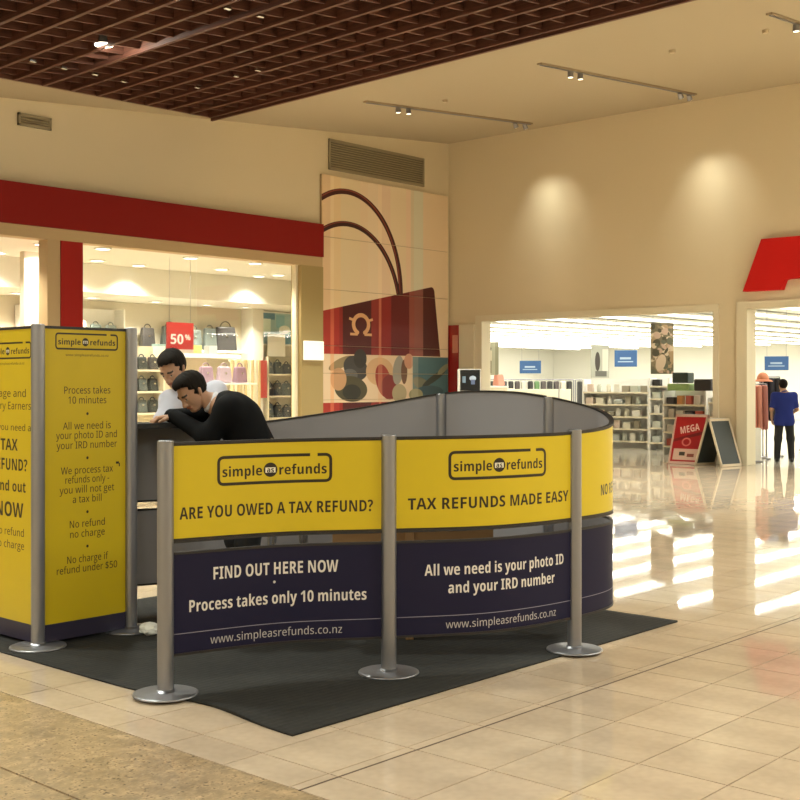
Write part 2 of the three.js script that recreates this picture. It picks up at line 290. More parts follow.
{ // handbag poster on panels
  const art = canvasTex(1024, 1480, (x, w, h) => {
    x.fillStyle = '#c79f72'; x.fillRect(0, 0, w, h);
    const st = [[0, 60, '#c58f60'], [60, 26, '#dcae7c'], [86, 50, '#cfa066'], [136, 150, '#c6a678'], [286, 60, '#cba27c'], [346, 80, '#cda884'], [426, 30, '#d9ac86'], [456, 70, '#c79478'], [526, 130, '#c9a67e'], [656, 40, '#cd9c7e'], [696, 26, '#a99678'], [722, 80, '#a8a78f'], [802, 60, '#c39a76'], [862, 162, '#c69a72']];
    for (const [a, b, c] of st) { x.fillStyle = '#' + [1, 3, 5].map((q, m) => Math.round(255 - (255 - parseInt(c.slice(q, q + 2), 16)) * [0.42, 0.48, 0.58][m]).toString(16)).join(''); x.fillRect(a, 0, b, h); }
    // bag body
    const by0 = 775, by1 = 712, bx1 = 895;
    x.beginPath(); x.moveTo(0, by0 + 60); x.lineTo(bx1 - 30, by1 - 80); x.quadraticCurveTo(bx1, by1 - 88, bx1 + 6, by1 - 50); x.lineTo(1000, 1480); x.lineTo(0, 1480); x.closePath();
    x.save(); x.clip(); x.fillStyle = '#6e1512'; x.fillRect(0, 0, w, h);
    for (const [a, b, c] of [[0, 60, '#a02c20'], [60, 26, '#c05a40'], [86, 40, '#a12a20'], [126, 26, '#8b2019'], [152, 220, '#4d100e'], [372, 60, '#8c2a24'], [432, 20, '#c06a50'], [452, 80, '#8a1e18'], [532, 150, '#641312'], [682, 44, '#8e4a3e'], [726, 76, '#8a5046'], [802, 222, '#4c1512']]) { x.fillStyle = c; x.fillRect(a, 0, b, h); }
    x.restore();
    // handles
    x.lineCap = 'round';
    const arc = (pts, lw, c) => { x.strokeStyle = c; x.lineWidth = lw; x.beginPath(); x.moveTo(pts[0], pts[1]); x.bezierCurveTo(...pts.slice(2)); x.stroke(); };
    arc([-10, 150, 260, -40, 600, 200, 612, 690], 34, '#42100c'); arc([-10, 142, 258, -52, 590, 190, 604, 690], 9, '#843a2a');
    arc([-10, 350, 240, 180, 520, 360, 590, 690], 32, '#360c0a'); arc([-10, 342, 240, 168, 520, 350, 582, 690], 7, '#7c3424');
    // horseshoe shaped mark
    x.strokeStyle = '#d8a678'; x.lineWidth = 26; x.beginPath(); x.arc(292, 905, 58, Math.PI * 0.66, Math.PI * 0.34 + Math.PI * 2 - 0.0, false); x.stroke();
    x.lineWidth = 16; x.lineCap = 'butt';
    for (const s of [-1, 1]) { x.beginPath(); x.moveTo(292 + s * 26, 968); x.lineTo(292 + s * 84, 968); x.stroke(); x.beginPath(); x.moveTo(292 + s * 56, 880); x.lineTo(292 + s * 92, 870); x.stroke(); }
    // glass reflection painted as a strip of blobs across the lower part
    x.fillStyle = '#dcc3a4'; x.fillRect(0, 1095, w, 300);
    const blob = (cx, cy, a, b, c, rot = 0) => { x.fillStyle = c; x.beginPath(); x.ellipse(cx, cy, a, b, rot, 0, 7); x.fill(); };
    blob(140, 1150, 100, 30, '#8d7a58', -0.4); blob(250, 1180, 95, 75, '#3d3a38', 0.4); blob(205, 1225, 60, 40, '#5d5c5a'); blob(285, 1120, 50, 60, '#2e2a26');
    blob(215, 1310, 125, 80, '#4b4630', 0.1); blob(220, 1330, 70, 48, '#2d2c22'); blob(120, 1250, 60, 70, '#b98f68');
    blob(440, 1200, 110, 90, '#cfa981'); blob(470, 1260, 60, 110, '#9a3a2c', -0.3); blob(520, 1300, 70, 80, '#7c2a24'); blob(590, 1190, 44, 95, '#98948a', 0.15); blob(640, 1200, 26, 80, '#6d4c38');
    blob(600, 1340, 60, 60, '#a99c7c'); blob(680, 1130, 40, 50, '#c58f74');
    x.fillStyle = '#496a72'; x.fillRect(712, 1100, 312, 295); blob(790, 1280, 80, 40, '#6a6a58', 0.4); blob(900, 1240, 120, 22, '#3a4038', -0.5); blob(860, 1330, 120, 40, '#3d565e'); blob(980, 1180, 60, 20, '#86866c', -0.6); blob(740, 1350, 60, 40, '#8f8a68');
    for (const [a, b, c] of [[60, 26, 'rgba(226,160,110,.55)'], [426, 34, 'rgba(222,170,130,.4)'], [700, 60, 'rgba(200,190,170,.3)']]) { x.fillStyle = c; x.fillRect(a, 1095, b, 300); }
  });
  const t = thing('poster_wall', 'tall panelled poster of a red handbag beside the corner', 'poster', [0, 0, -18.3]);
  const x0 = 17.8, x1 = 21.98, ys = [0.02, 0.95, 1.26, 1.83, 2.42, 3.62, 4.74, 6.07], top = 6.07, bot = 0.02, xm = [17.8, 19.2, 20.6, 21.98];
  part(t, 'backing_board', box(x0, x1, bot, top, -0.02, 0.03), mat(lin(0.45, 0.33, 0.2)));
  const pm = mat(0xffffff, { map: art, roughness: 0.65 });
  const lo = 0.9; // the artwork spans lo .. top
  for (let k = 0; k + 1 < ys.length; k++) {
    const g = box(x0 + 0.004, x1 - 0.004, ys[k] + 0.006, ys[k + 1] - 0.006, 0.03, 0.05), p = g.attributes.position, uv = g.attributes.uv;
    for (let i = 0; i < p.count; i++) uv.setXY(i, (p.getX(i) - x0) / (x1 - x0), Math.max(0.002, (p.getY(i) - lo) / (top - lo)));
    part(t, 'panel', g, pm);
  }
}
function downlight(X, y, V, e, group, label, power = DOWNLIGHT_POWER) {
  const t = thing('downlight', label, 'downlight', [X, y, -V], 0, group);
  part(t, 'ring', new THREE.TorusGeometry(0.15, 0.018, 8, 28).rotateX(Math.PI / 2), M.white, [0, -0.008, 0]);
  part(t, 'lens', cyl(0.145, 0.145, 0.012, 28), glow(lin(1, 0.95, 0.82), e), [0, -0.006, 0]);
  spot(V3(X, y - 0.03, V), V3(X, 0, V), power, 1.1, 0.9, BOUTIQUE, 4);
}
{ // the handbag shop's room
  struct('floor_shop', boxV(2, 22.1, -0.12, -0.002, 18.35, 23.7), mat(lin(0.42, 0.34, 0.24), { roughness: 0.3 }), 'warm floor of the handbag shop');
  struct('ceiling_shop', merge([boxV(2, 22.1, 4.1, 4.25, 18.55, 21.4), boxV(2, 22.1, 3.5, 4.25, 21.4, 23.7)]), M.shopWall, 'white stepped ceiling of the handbag shop');
  struct('wall_shop', merge([boxV(2, 22.1, 0, 3.5, 23.4, 23.6), boxV(2, 2.2, 0, 4.1, 18.5, 23.6), boxV(22.02, 22.2, 0, 4.1, 18.55, 36)]), mat(lin(0.62, 0.57, 0.45), { roughness: 0.85 }), 'cream walls of the handbag shop');
  const grp = 'downlights in the upper ceiling of the handbag shop', grp2 = 'downlights in the lower soffit of the handbag shop';
  for (const [X, V] of [[11.62, 19.05], [10.6, 19.0], [12.75, 18.85], [14.85, 18.95], [16.4, 18.8], [13.9, 20.75], [15.05, 20.95], [16.75, 20.3], [18.5, 20.4], [18.4, 20.95], [11.8, 20.9], [9, 20.4], [6.5, 20]]) downlight(X, 4.1, V, 8, grp, 'round downlight in the upper ceiling of the handbag shop');
  for (const X of [11.6, 13.2, 15.0, 16.7, 18.2, 19.4]) downlight(X, 3.5, 22.6, 7, grp2, 'round downlight in the lower soffit of the handbag shop');
}
// ------------------------------------------------------------------ handbag shop contents
const bagCols = [lin(0.03, 0.028, 0.03), lin(0.05, 0.06, 0.06), lin(0.10, 0.12, 0.115), lin(0.025, 0.03, 0.028)];
function bagGeometry(w, h, d) { // a soft handbag body, wider at the base
  const g = rbox(w, h, d, Math.min(w, h, d) * 0.22, 3), p = g.attributes.position;
  for (let i = 0; i < p.count; i++) { const k = (p.getY(i) / h + 0.5); p.setX(i, p.getX(i) * (1 - 0.16 * k)); p.setZ(i, p.getZ(i) * (1 - 0.45 * k)); }
  g.translate(0, h / 2, 0); g.computeVertexNormals(); return g;
}
function handbag(X, y, V, w, h, col, label, group) {
  const m = mat(col, { roughness: 0.4 }), t = thing('handbag', label, 'handbag', [X, y, -V], rr(-0.15, 0.15), group);
  part(t, 'body', bagGeometry(w, h, 0.18), m);
  part(t, 'handle', new THREE.TorusGeometry(w * 0.24, 0.013, 6, 18, Math.PI), m, [0, h * 0.97, 0]);
  part(t, 'clasp', rbox(0.05, 0.035, 0.02, 0.005), M.chrome, [0, h * 0.6, 0.075]);
}
function shelfUnit(name, label, X0, X1, V, depth, levels, top, m, back = null) {
  const t = thing(name, label, 'shelf', [(X0 + X1) / 2, 0, -V]); const w = X1 - X0;
  part(t, 'back_panel', box(-w / 2, w / 2, 0, top, -depth, -depth + 0.03), back || m);
  for (const s of [-1, 1]) part(t, 'side_panel', box(s * w / 2 - 0.02, s * w / 2 + 0.02, 0, top, -depth, 0), m);
  for (const y of levels) part(t, 'shelf_board', box(-w / 2, w / 2, y - 0.04, y, -depth + 0.03, 0), m);
  return t;
}
{
  const Vb = 23.35, Vf = 22.92;
  shelfUnit('bag_shelf', 'cream shelving of dark handbags below the pale blue picture', 20.45, 21.72, Vf, 0.45, [0.1, 0.74, 1.3, 1.86], 2.3, M.cream);
  for (const [y, n] of [[0.74, 4], [1.3, 4], [1.86, 4]]) for (let k = 0; k < n; k++) handbag(20.62 + k * 0.31, y, Vf + 0.2, 0.27, rr(0.26, 0.36), bagCols[(k + Math.round(y * 3)) % 4], 'dark leather handbag on the cream shelving below the blue picture', 'handbags on the cream shelving');
  // blue lit picture
  const blue = canvasTex(256, 192, (x, w, h) => { x.fillStyle = '#9fc4cc'; x.fillRect(0, 0, w, h); x.fillStyle = '#5b8fb0'; x.fillRect(0, 0, 110, 40); x.fillStyle = '#d8ece6'; x.fillRect(20, 36, 60, 90); x.fillStyle = '#7fb6c6'; x.fillRect(120, 10, 60, 80); x.fillStyle = '#eef6f0'; x.beginPath(); x.ellipse(180, 100, 40, 26, 0, 0, 7); x.fill(); x.fillStyle = '#6a9dbb'; x.fillRect(150, 130, 106, 62); });
  const t = thing('picture', 'pale blue picture above the dark handbags', 'picture', [21.08, 2.6, -Vb + 0.0]);
  part(t, 'frame', box(-0.66, 0.66, 0, 0.88, 0, 0.06), M.white);
  part(t, 'print', box(-0.62, 0.62, 0.04, 0.84, 0.06, 0.066), mat(0xffffff, { map: blue, roughness: 0.5 }));
  solo('display_card', 'blank white card standing in front of the blue picture', 'card', rbox(0.6, 0.58, 0.03, 0.006), M.white, [20.85, 2.6, -Vb + 0.28]);
  solo('shop_pillar', 'bright white wall pillar beside the blue picture', 'column', boxV(19.95, 20.3, 0, 3.5, 22.95, 23.4), M.shopWall);
  solo('red_banner', 'narrow red banner at the white pillar beside the handbag shelving', 'banner', rbox(0.24, 0.95, 0.03, 0.006), mat(lin(0.45, 0.04, 0.03)), [20.25, 1.72, -22.9]);
  // timber slatted screen
  const sc = thing('slatted_screen', 'pale timber slatted screen behind the leaning man', 'screen', [19.5, 0, -22.7]);
  for (let k = 0; k < 9; k++) part(sc, 'slat', rbox(0.07, 2.2, 0.04, 0.006), k % 2 ? M.cream : mat(lin(0.62, 0.48, 0.26)), [-0.44 + k * 0.11, 1.1, 0]);
  part(sc, 'rail', rbox(1.0, 0.06, 0.03, 0.005), M.cream, [0, 2.17, -0.035]);
  // upper wall shelf with big dark bags
  const us = thing('wall_shelf', 'white wall shelf of dark bags behind the red sale sign', 'shelf', [18.25, 2.42, -23.4]);
  part(us, 'shelf_board', rbox(3.2, 0.06, 0.42, 0.008), M.white, [0, -0.03, 0.21]);
  for (const s of [-1.4, 0, 1.4]) part(us, 'bracket', rbox(0.04, 0.16, 0.36, 0.006), M.white, [s, -0.14, 0.19]);
  for (const [X, w, h, c] of [[16.9, 0.4, 0.5, 0], [17.55, 0.5, 0.56, 1], [18.25, 0.5, 0.5, 2], [18.75, 0.38, 0.55, 2], [19.25, 0.62, 0.6, 0]]) handbag(X, 2.42, 23.18, w, h, bagCols[c], 'large dark bag on the white wall shelf behind the sale sign', 'bags on the white wall shelf');
  // curved white counter
  const ct = thing('display_counter', 'white rounded display counter behind the two men', 'counter', [16.9, 0, -21.6]);
  part(ct, 'body', new THREE.CylinderGeometry(0.45, 0.6, 2.18, 48).scale(1, 1, 0.5).translate(0, 1.09, 0), mat(lin(0.70, 0.62, 0.46)));
  part(ct, 'top', new THREE.CylinderGeometry(1.45, 1.45, 0.09, 48).scale(1, 1, 0.38).translate(0, 2.23, 0), M.white);
  for (const [dx, c] of [[-0.85, 'teal'], [-0.35, 'grey'], [0.15, 'olive'], [0.6, 'grey']]) {
    const col = { teal: lin(0.2, 0.3, 0.28), grey: lin(0.35, 0.35, 0.34), olive: lin(0.5, 0.4, 0.12) }[c];
    solo('display_box', 'small ' + c + ' gift box on the white rounded counter', 'box', rbox(0.24, 0.2, 0.2, 0.01), mat(col), [16.9 + dx, 2.375, -21.6], 0, c === 'grey' ? 'grey gift boxes' : undefined);
  }
  // pink bags on a stand
  const ps = thing('display_stand', 'low white stand of pink bags behind the white-shirted man', 'stand', [16.9, 0, -20.4]);
  part(ps, 'top', rbox(1.5, 0.04, 0.5, 0.008), M.white, [0, 1.6, 0]); for (const sx of [-1, 1]) for (const sz of [-1, 1]) part(ps, 'leg', rbox(0.04, 1.58, 0.04, 0.005), M.cream, [sx * 0.7, 0.79, sz * 0.2]);
  for (const [dx, c] of [[-0.5, lin(0.26, 0.17, 0.23)], [0, lin(0.34, 0.26, 0.32)], [0.45, lin(0.22, 0.13, 0.18)]]) handbag(16.9 + dx, 1.62, 20.4, 0.36, 0.36, c, 'pink handbag on the low white stand', 'pink handbags on the stand');
  // shelving behind the tower
  const s1 = shelfUnit('display_shelf', 'brightly lit white display shelf behind the yellow tower', 13.6, 16.1, 22.95, 0.4, [0.5, 1.05, 1.6, 2.15, 2.7], 3.3, M.white);
  for (const y of [1.05, 1.6, 2.15, 2.7]) for (let k = 0; k < 6; k++) handbag(13.85 + k * 0.4, y, 23.13, 0.28, rr(0.22, 0.32), [lin(0.55, 0.5, 0.42), lin(0.1, 0.13, 0.12), lin(0.25, 0.3, 0.3), lin(0.6, 0.4, 0.28)][(k + Math.round(y * 2)) % 4], 'handbag on the brightly lit white shelf behind the tower', 'handbags on the bright white shelf');
  const s2 = shelfUnit('glass_shelf', 'cream shelf of dark bags between the tower and the men', 14.55, 15.45, 20.6, 0.4, [0.5, 1.0, 1.45, 1.9], 2.4, M.cream);
  for (const y of [1.0, 1.45, 1.9]) for (let k = 0; k < 3; k++) handbag(14.73 + k * 0.28, y, 20.8 - 0.0, 0.24, 0.27, bagCols[(k + Math.round(y)) % 4], 'small dark handbag on the cream shelf near the tower', 'small bags near the tower');
  const s3 = shelfUnit('dark_shelf', 'dark timber shelf at the shop entrance beyond the tower', 9.2, 10.6, 21.6, 0.4, [0.5, 1.2, 1.9, 2.6], 3.0, M.bark);
  for (const y of [1.2, 1.9, 2.6]) for (let k = 0; k < 3; k++) handbag(9.5 + k * 0.42, y, 21.8, 0.3, 0.3, [lin(0.5, 0.42, 0.3), lin(0.6, 0.58, 0.52), lin(0.1, 0.08, 0.07)][k % 3], 'handbag on the dark timber shelf beyond the tower', 'bags on the dark timber shelf');
  // hanging sale sign
  const sale = canvasTex(256, 256, (x, w, h) => { x.fillStyle = '#a81a1c'; x.fillRect(0, 0, w, h); x.fillStyle = '#c9b8ae'; x.fillRect(0, 226, w, 30); textFit(x, '50', 96, 140, 130, 84, '#f0dcd6'); textFit(x, '%', 200, 122, 56, 48, '#f0dcd6'); });
  const sg = thing('sale_sign', 'hanging red sale sign reading 50%', 'sign', [14.78, 2.22, -19.2]);
  part(sg, 'board', rbox(0.66, 0.6, 0.02, 0.004), mat(lin(0.4, 0.012, 0.014)), [0, 0.3, 0]);
  part(sg, 'print', box(-0.33, 0.33, 0, 0.6, 0.011, 0.013), mat(0xffffff, { map: sale, roughness: 0.5 }));
  for (const s of [-1, 1]) part(sg, 'wire', cyl(0.004, 0.004, 1.28, 6), M.steel, [s * 0.26, 1.24, 0]);
  // white paper sign on the tan column; its glow and area light are added
  solo('glow_paper_sign', 'small white paper sign with an added glow on the olive tan column', 'sign', rbox(0.55, 0.4, 0.06, 0.01), new THREE.MeshStandardMaterial({ color: lin(0.8, 0.78, 0.7), emissive: lin(1, 0.95, 0.78), emissiveIntensity: 0.5 }), [17.45, 2.3, -18.15]);
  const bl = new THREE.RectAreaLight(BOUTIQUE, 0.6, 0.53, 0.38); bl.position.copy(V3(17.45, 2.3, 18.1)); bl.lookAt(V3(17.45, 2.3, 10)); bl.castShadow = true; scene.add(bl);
}

// ------------------------------------------------------------------ bright shop
{
  struct('floor_store', boxV(22.1, 52, -0.12, -0.003, -2, 36), mat(lin(0.52, 0.48, 0.39), { roughness: 0.12 }), 'polished pale floor of the bright shop');
  struct('ceiling_store', boxV(22.35, 52, 3.42, 3.6, -2, 36), mat(lin(0.80, 0.79, 0.72), { roughness: 0.9 }), 'white ceiling of the bright shop');
  struct('wall_store', merge([boxV(52, 52.2, 0, 3.42, -2, 36), boxV(22.35, 52, 0, 3.42, -2.2, -2), boxV(22.35, 52, 0, 3.42, 36, 36.2)]), M.shopWall, 'white walls of the bright shop');
  const tubeM = glow(lin(1, 0.97, 0.86), 6);
  for (let V = 5.0; V < 34; V += 1.65) {
    const x0 = 24, x1 = 50;
    const t = thing('fluorescent_row', 'long white fluorescent light row on the bright shop ceiling', 'ceiling light', [(x0 + x1) / 2, 3.4, -V], 0, 'fluorescent light rows of the bright shop');
    part(t, 'housing', rbox(x1 - x0, 0.06, 0.26, 0.01), M.white, [0, -0.03, 0]);
    part(t, 'tube', new THREE.CylinderGeometry(0.045, 0.045, x1 - x0 - 0.1, 12).rotateZ(Math.PI / 2).scale(1, 0.7, 0.9), tubeM, [0, -0.08, 0]);
    const l = new THREE.RectAreaLight(NEUTRAL, TUBE_POWER, x1 - x0, 0.05); l.position.copy(V3((x0 + x1) / 2, 3.28, V)); l.lookAt(V3((x0 + x1) / 2, 0, V)); l.castShadow = true; scene.add(l);
  }
}
// hanging blue signs
const signBlue = canvasTex(256, 144, (x, w, h) => { x.fillStyle = '#2f5586'; x.fillRect(0, 0, w, h); x.fillStyle = '#9db2c6'; x.fillRect(36, 96, 180, 10); x.fillRect(60, 60, 130, 20); });
const TOCAM = -48 * Math.PI / 180;   // turned square to the camera side of the hall
for (const [X, V, y0, w, h, l] of [[27.74, 20.0, 1.9, 0.62, 0.36, 'over the far checkouts'], [27.8, 16.92, 2.06, 0.6, 0.44, 'over the white goods shelves'], [27.65, 12.63, 1.93, 0.56, 0.34, 'over the clothes racks']]) {
  const t = thing('hanging_sign', 'blue hanging department sign ' + l, 'sign', [X, y0, -V], -1.2);
  part(t, 'board', rbox(w, h, 0.03, 0.004), mat(lin(0.05, 0.15, 0.33)), [0, h / 2, 0]);
  part(t, 'print', box(-w / 2 + 0.01, w / 2 - 0.01, 0.01, h - 0.01, 0.016, 0.018), mat(0xffffff, { map: signBlue }));
  for (const s of [-1, 1]) part(t, 'wire', cyl(0.004, 0.004, 3.42 - y0 - h, 6), M.steel, [s * w * 0.4, h + (3.42 - y0 - h) / 2, 0]);
}
// hanging picture banners
const person1 = canvasTex(128, 300, (x, w, h) => { x.fillStyle = '#a9a892'; x.fillRect(0, 0, w, h); x.fillStyle = '#8c8b74'; x.fillRect(100, 0, 28, h); x.fillStyle = '#3a3228'; x.beginPath(); x.arc(52, 60, 16, 0, 7); x.fill(); x.fillStyle = '#d6cdb4'; x.fillRect(32, 80, 40, 90); x.fillStyle = '#75664e'; x.fillRect(38, 170, 14, 110); x.fillRect(54, 170, 14, 110); });
const person2 = canvasTex(128, 240, (x, w, h) => { x.fillStyle = '#9b9c90'; x.fillRect(0, 0, w, h); x.fillStyle = '#3b3530'; x.beginPath(); x.ellipse(46, 120, 18, 70, 0, 0, 7); x.fill(); x.fillStyle = '#c2beb0'; x.fillRect(80, 30, 40, 160); x.fillStyle = '#5d5d56'; x.fillRect(30, 190, 80, 40); });
const floral = canvasTex(160, 360, (x, w, h) => { x.fillStyle = '#6d644c'; x.fillRect(0, 0, w, h); for (let k = 0; k < 90; k++) { x.fillStyle = ['#a48b68', '#4a4632', '#c9b79a', '#85775a', '#5f5f4c', '#b89c86'][k % 6]; x.beginPath(); x.ellipse(rnd() * w, rnd() * h, 8 + rnd() * 20, 6 + rnd() * 24, rnd() * 3, 0, 7); x.fill(); } x.fillStyle = '#cdb79c'; x.beginPath(); x.ellipse(70, 280, 34, 60, 0.3, 0, 7); x.fill(); });
for (const [X, V, y0, w, h, tex, l] of [[24.6, 18.99, 1.83, 0.4, 0.86, person1, 'tall hanging banner of a standing figure at the opening edge'], [28.2, 17.98, 1.77, 0.5, 0.9, person2, 'grey hanging banner with a dark figure above the goods shelves'], [24.46, 13.93, 1.83, 0.52, 1.17, floral, 'large patterned brown hanging banner above the toy shelf']]) {
  const t = thing('hanging_banner', l, 'banner', [X, y0, -V], TOCAM);
  part(t, 'board', rbox(w, h, 0.03, 0.004), mat(lin(0.3, 0.27, 0.2)), [0, h / 2, 0]);
  part(t, 'print', box(-w / 2, w / 2, 0, h, 0.016, 0.018), mat(0xffffff, { map: tex }));
  for (const s of [-1, 1]) part(t, 'wire', cyl(0.004, 0.004, 3.42 - y0 - h, 6), M.steel, [s * w * 0.4, h + (3.42 - y0 - h) / 2, 0]);
}
// shelving with goods
const goodGeo = { packet: rbox(0.15, 0.2, 0.1, 0.008, 1), jar: new THREE.LatheGeometry([[0, -0.1], [0.055, -0.1], [0.06, -0.08], [0.06, 0.05], [0.04, 0.07], [0.04, 0.1], [0, 0.1]].map((p) => new THREE.Vector2(...p)), 14), carton: rbox(0.2, 0.16, 0.16, 0.008, 1), folded_towel: rbox(0.24, 0.12, 0.2, 0.045, 3) };
const pastel = [lin(0.66, 0.62, 0.5), lin(0.5, 0.52, 0.44), lin(0.62, 0.5, 0.42), lin(0.42, 0.45, 0.42), lin(0.3, 0.27, 0.2), lin(0.7, 0.68, 0.6)].map((c) => mat(c));
const vivid = [lin(0.02, 0.02, 0.02), lin(0.4, 0.08, 0.05), lin(0.5, 0.24, 0.08), lin(0.1, 0.2, 0.08), lin(0.55, 0.5, 0.42), lin(0.06, 0.05, 0.05)].map((c) => mat(c));
function gondola(X, V, turn, w, h, levels, label, goods, set, group, metal = M.white) {
  const t = thing('shelving_unit', label, 'shelving', [X, 0, -V], turn), c = Math.cos(turn), s = Math.sin(turn);
  part(t, 'back_panel', box(-w / 2, w / 2, 0, h, -0.04, 0), metal);
  for (const k of [-1, 1]) part(t, 'upright', box(k * w / 2 - 0.02, k * w / 2 + 0.02, 0, h, -0.04, 0.42), metal);
  for (const y of levels) { const b = part(t, 'shelf_board', box(-w / 2, w / 2, y - 0.03, y, 0, 0.42), metal); part(b, 'price_strip', box(-w / 2, w / 2, y - 0.035, y + 0.005, 0.42, 0.425), M.cream); }
  levels.forEach((y, r) => {
    let x = -w / 2 + 0.16;
    while (x < w / 2 - 0.12) {
      const kind = goods[Math.floor(rnd() * goods.length)], g = goodGeo[kind], hh = { packet: 0.1, jar: 0.1, carton: 0.08, folded_towel: 0.06 }[kind];
      const z = 0.3, px = X + c * x + s * z, pz = -V - s * x + c * z;
      solo(kind, kind.replace('_', ' ') + ' ' + group[0], kind === 'folded_towel' ? 'towel' : kind, g, set[Math.floor(rnd() * set.length)], [px, y + hh, pz], turn, kind.replace('_', ' ') + 's ' + group[0]);
      x += rr(0.22, 0.28);
    }
  });
}
gondola(26.0, 15.93, -Math.PI / 2 + 0.12, 1.75, 1.72, [0.2, 0.5, 0.8, 1.1, 1.4], 'white shelving unit of pastel goods beyond the kiosk end', ['packet', 'jar', 'carton', 'folded_towel'], pastel, ['on the white shelving of pastel goods']);
gondola(25.85, 14.62, -Math.PI / 2 + 0.12, 0.5, 1.75, [0.2, 0.55, 0.9, 1.25, 1.55], 'narrow white shelving unit next to the pastel goods', ['carton', 'packet'], pastel.concat(vivid.slice(0, 1)), ['on the narrow white shelving']);
gondola(24.6, 13.16, -Math.PI / 2 - 0.15, 1.15, 1.45, [0.2, 0.52, 0.84, 1.14], 'shelving unit of dark and bright boxes behind the red floor sign', ['carton', 'packet'], vivid, ['on the shelving behind the red floor sign']);
gondola(24.3, 12.12, -Math.PI / 2 - 0.4, 0.55, 1.3, [0.3, 0.6, 0.9, 1.2], 'cream shelving unit with dark goods at the pillar edge', ['folded_towel', 'carton'], vivid.slice(4).concat(pastel.slice(0, 2)), ['on the shelving at the pillar edge']);
{ // things on top of the toy shelf
  for (const [dV, y, w, h, d, c, n, l] of [[0.25, 1.45, 0.55, 0.16, 0.3, lin(0.28, 0.42, 0.16), 'folded_throw', 'green folded throw on top of the dark goods shelving'], [0.2, 1.62, 0.4, 0.24, 0.3, lin(0.03, 0.05, 0.04), 'storage_box', 'dark green storage box on the green throw'], [-0.35, 1.45, 0.42, 0.26, 0.3, lin(0.03, 0.025, 0.025), 'storage_box', 'black storage box on top of the dark goods shelving']])
    solo(n, l, n === 'folded_throw' ? 'throw' : 'box', rbox(d, h, w, 0.03, 3), mat(c), [24.4, y + h / 2, -(13.16 + dV)]);
  solo('storage_basket', 'dark round basket on the shelving at the pillar edge', 'basket', new THREE.LatheGeometry([[0, 0], [0.16, 0], [0.21, 0.22], [0.19, 0.22], [0.15, 0.02], [0, 0.02]].map((p) => new THREE.Vector2(...p)), 20), mat(lin(0.03, 0.028, 0.025)), [24.12, 1.2, -12.15]);
}
{ // checkouts and low counters at the far side
  const mk = (X, V, w, l, kinds) => {
    const t = thing('checkout_counter', l, 'counter', [X, 0, -V], -0.86);
    part(t, 'body', rbox(w, 0.95, 0.6, 0.02), M.cream, [0, 0.475, 0]); part(t, 'belt', rbox(w * 0.8, 0.03, 0.4, 0.01), M.dark, [0, 0.96, 0]);
    part(t, 'screen_post', cyl(0.02, 0.02, 0.5, 10), M.steel, [w * 0.3, 1.2, 0]); part(t, 'partition', rbox(w, 0.5, 0.04, 0.01), M.cream, [0, 1.2, -0.28]);
  };
  mk(31, 24.2, 2.0, 'cream checkout counter farthest from the opening');
  mk(28.6, 20.3, 1.9, 'cream checkout counter in front of the blue sign');
  mk(30.4, 18.4, 1.9, 'cream checkout counter behind the pastel goods shelves');
  for (const [X, V, w, l] of [[33, 24.2, 3.6, 'long dark clothes rail below the tall figure banner'], [37, 22.5, 3.6, 'long dark clothes rail behind the checkouts']]) {
    const t = thing('clothes_rail', l, 'clothes rail', [X, 0, -V], -0.86);
    part(t, 'rail', cyl(0.02, 0.02, w, 10).rotateZ(Math.PI / 2), M.steel, [0, 1.75, 0]);
    for (const s of [-1, 1]) part(t, 'post', cyl(0.02, 0.02, 1.75, 10), M.steel, [s * w / 2, 0.875, 0]);
    for (let k = 0; k < 16; k++) part(t, 'garment', rbox(0.16, 0.9, 0.4, 0.05, 2), vivid[[0, 5, 4, 0, 3, 5][k % 6]], [-w / 2 + 0.15 + k * (w - 0.3) / 15, 1.25, 0]);
  }
  solo('gift_bag', 'terracotta gift bag standing near the tall figure banner', 'bag', bagGeometry(0.34, 0.32, 0.22), mat(lin(0.5, 0.2, 0.13)), [26.2, 1.55, -19.95]);
  const pl = thing('display_plinth', 'cream plinth under the terracotta gift bag', 'plinth', [26.2, 0, -19.95], -0.86);
  part(pl, 'base', rbox(0.5, 0.1, 0.5, 0.01), M.dark, [0, 0.05, 0]); part(pl, 'column', rbox(0.44, 1.4, 0.44, 0.01), M.cream, [0, 0.8, 0]); part(pl, 'top', rbox(0.5, 0.05, 0.5, 0.01), M.white, [0, 1.525, 0]);
}
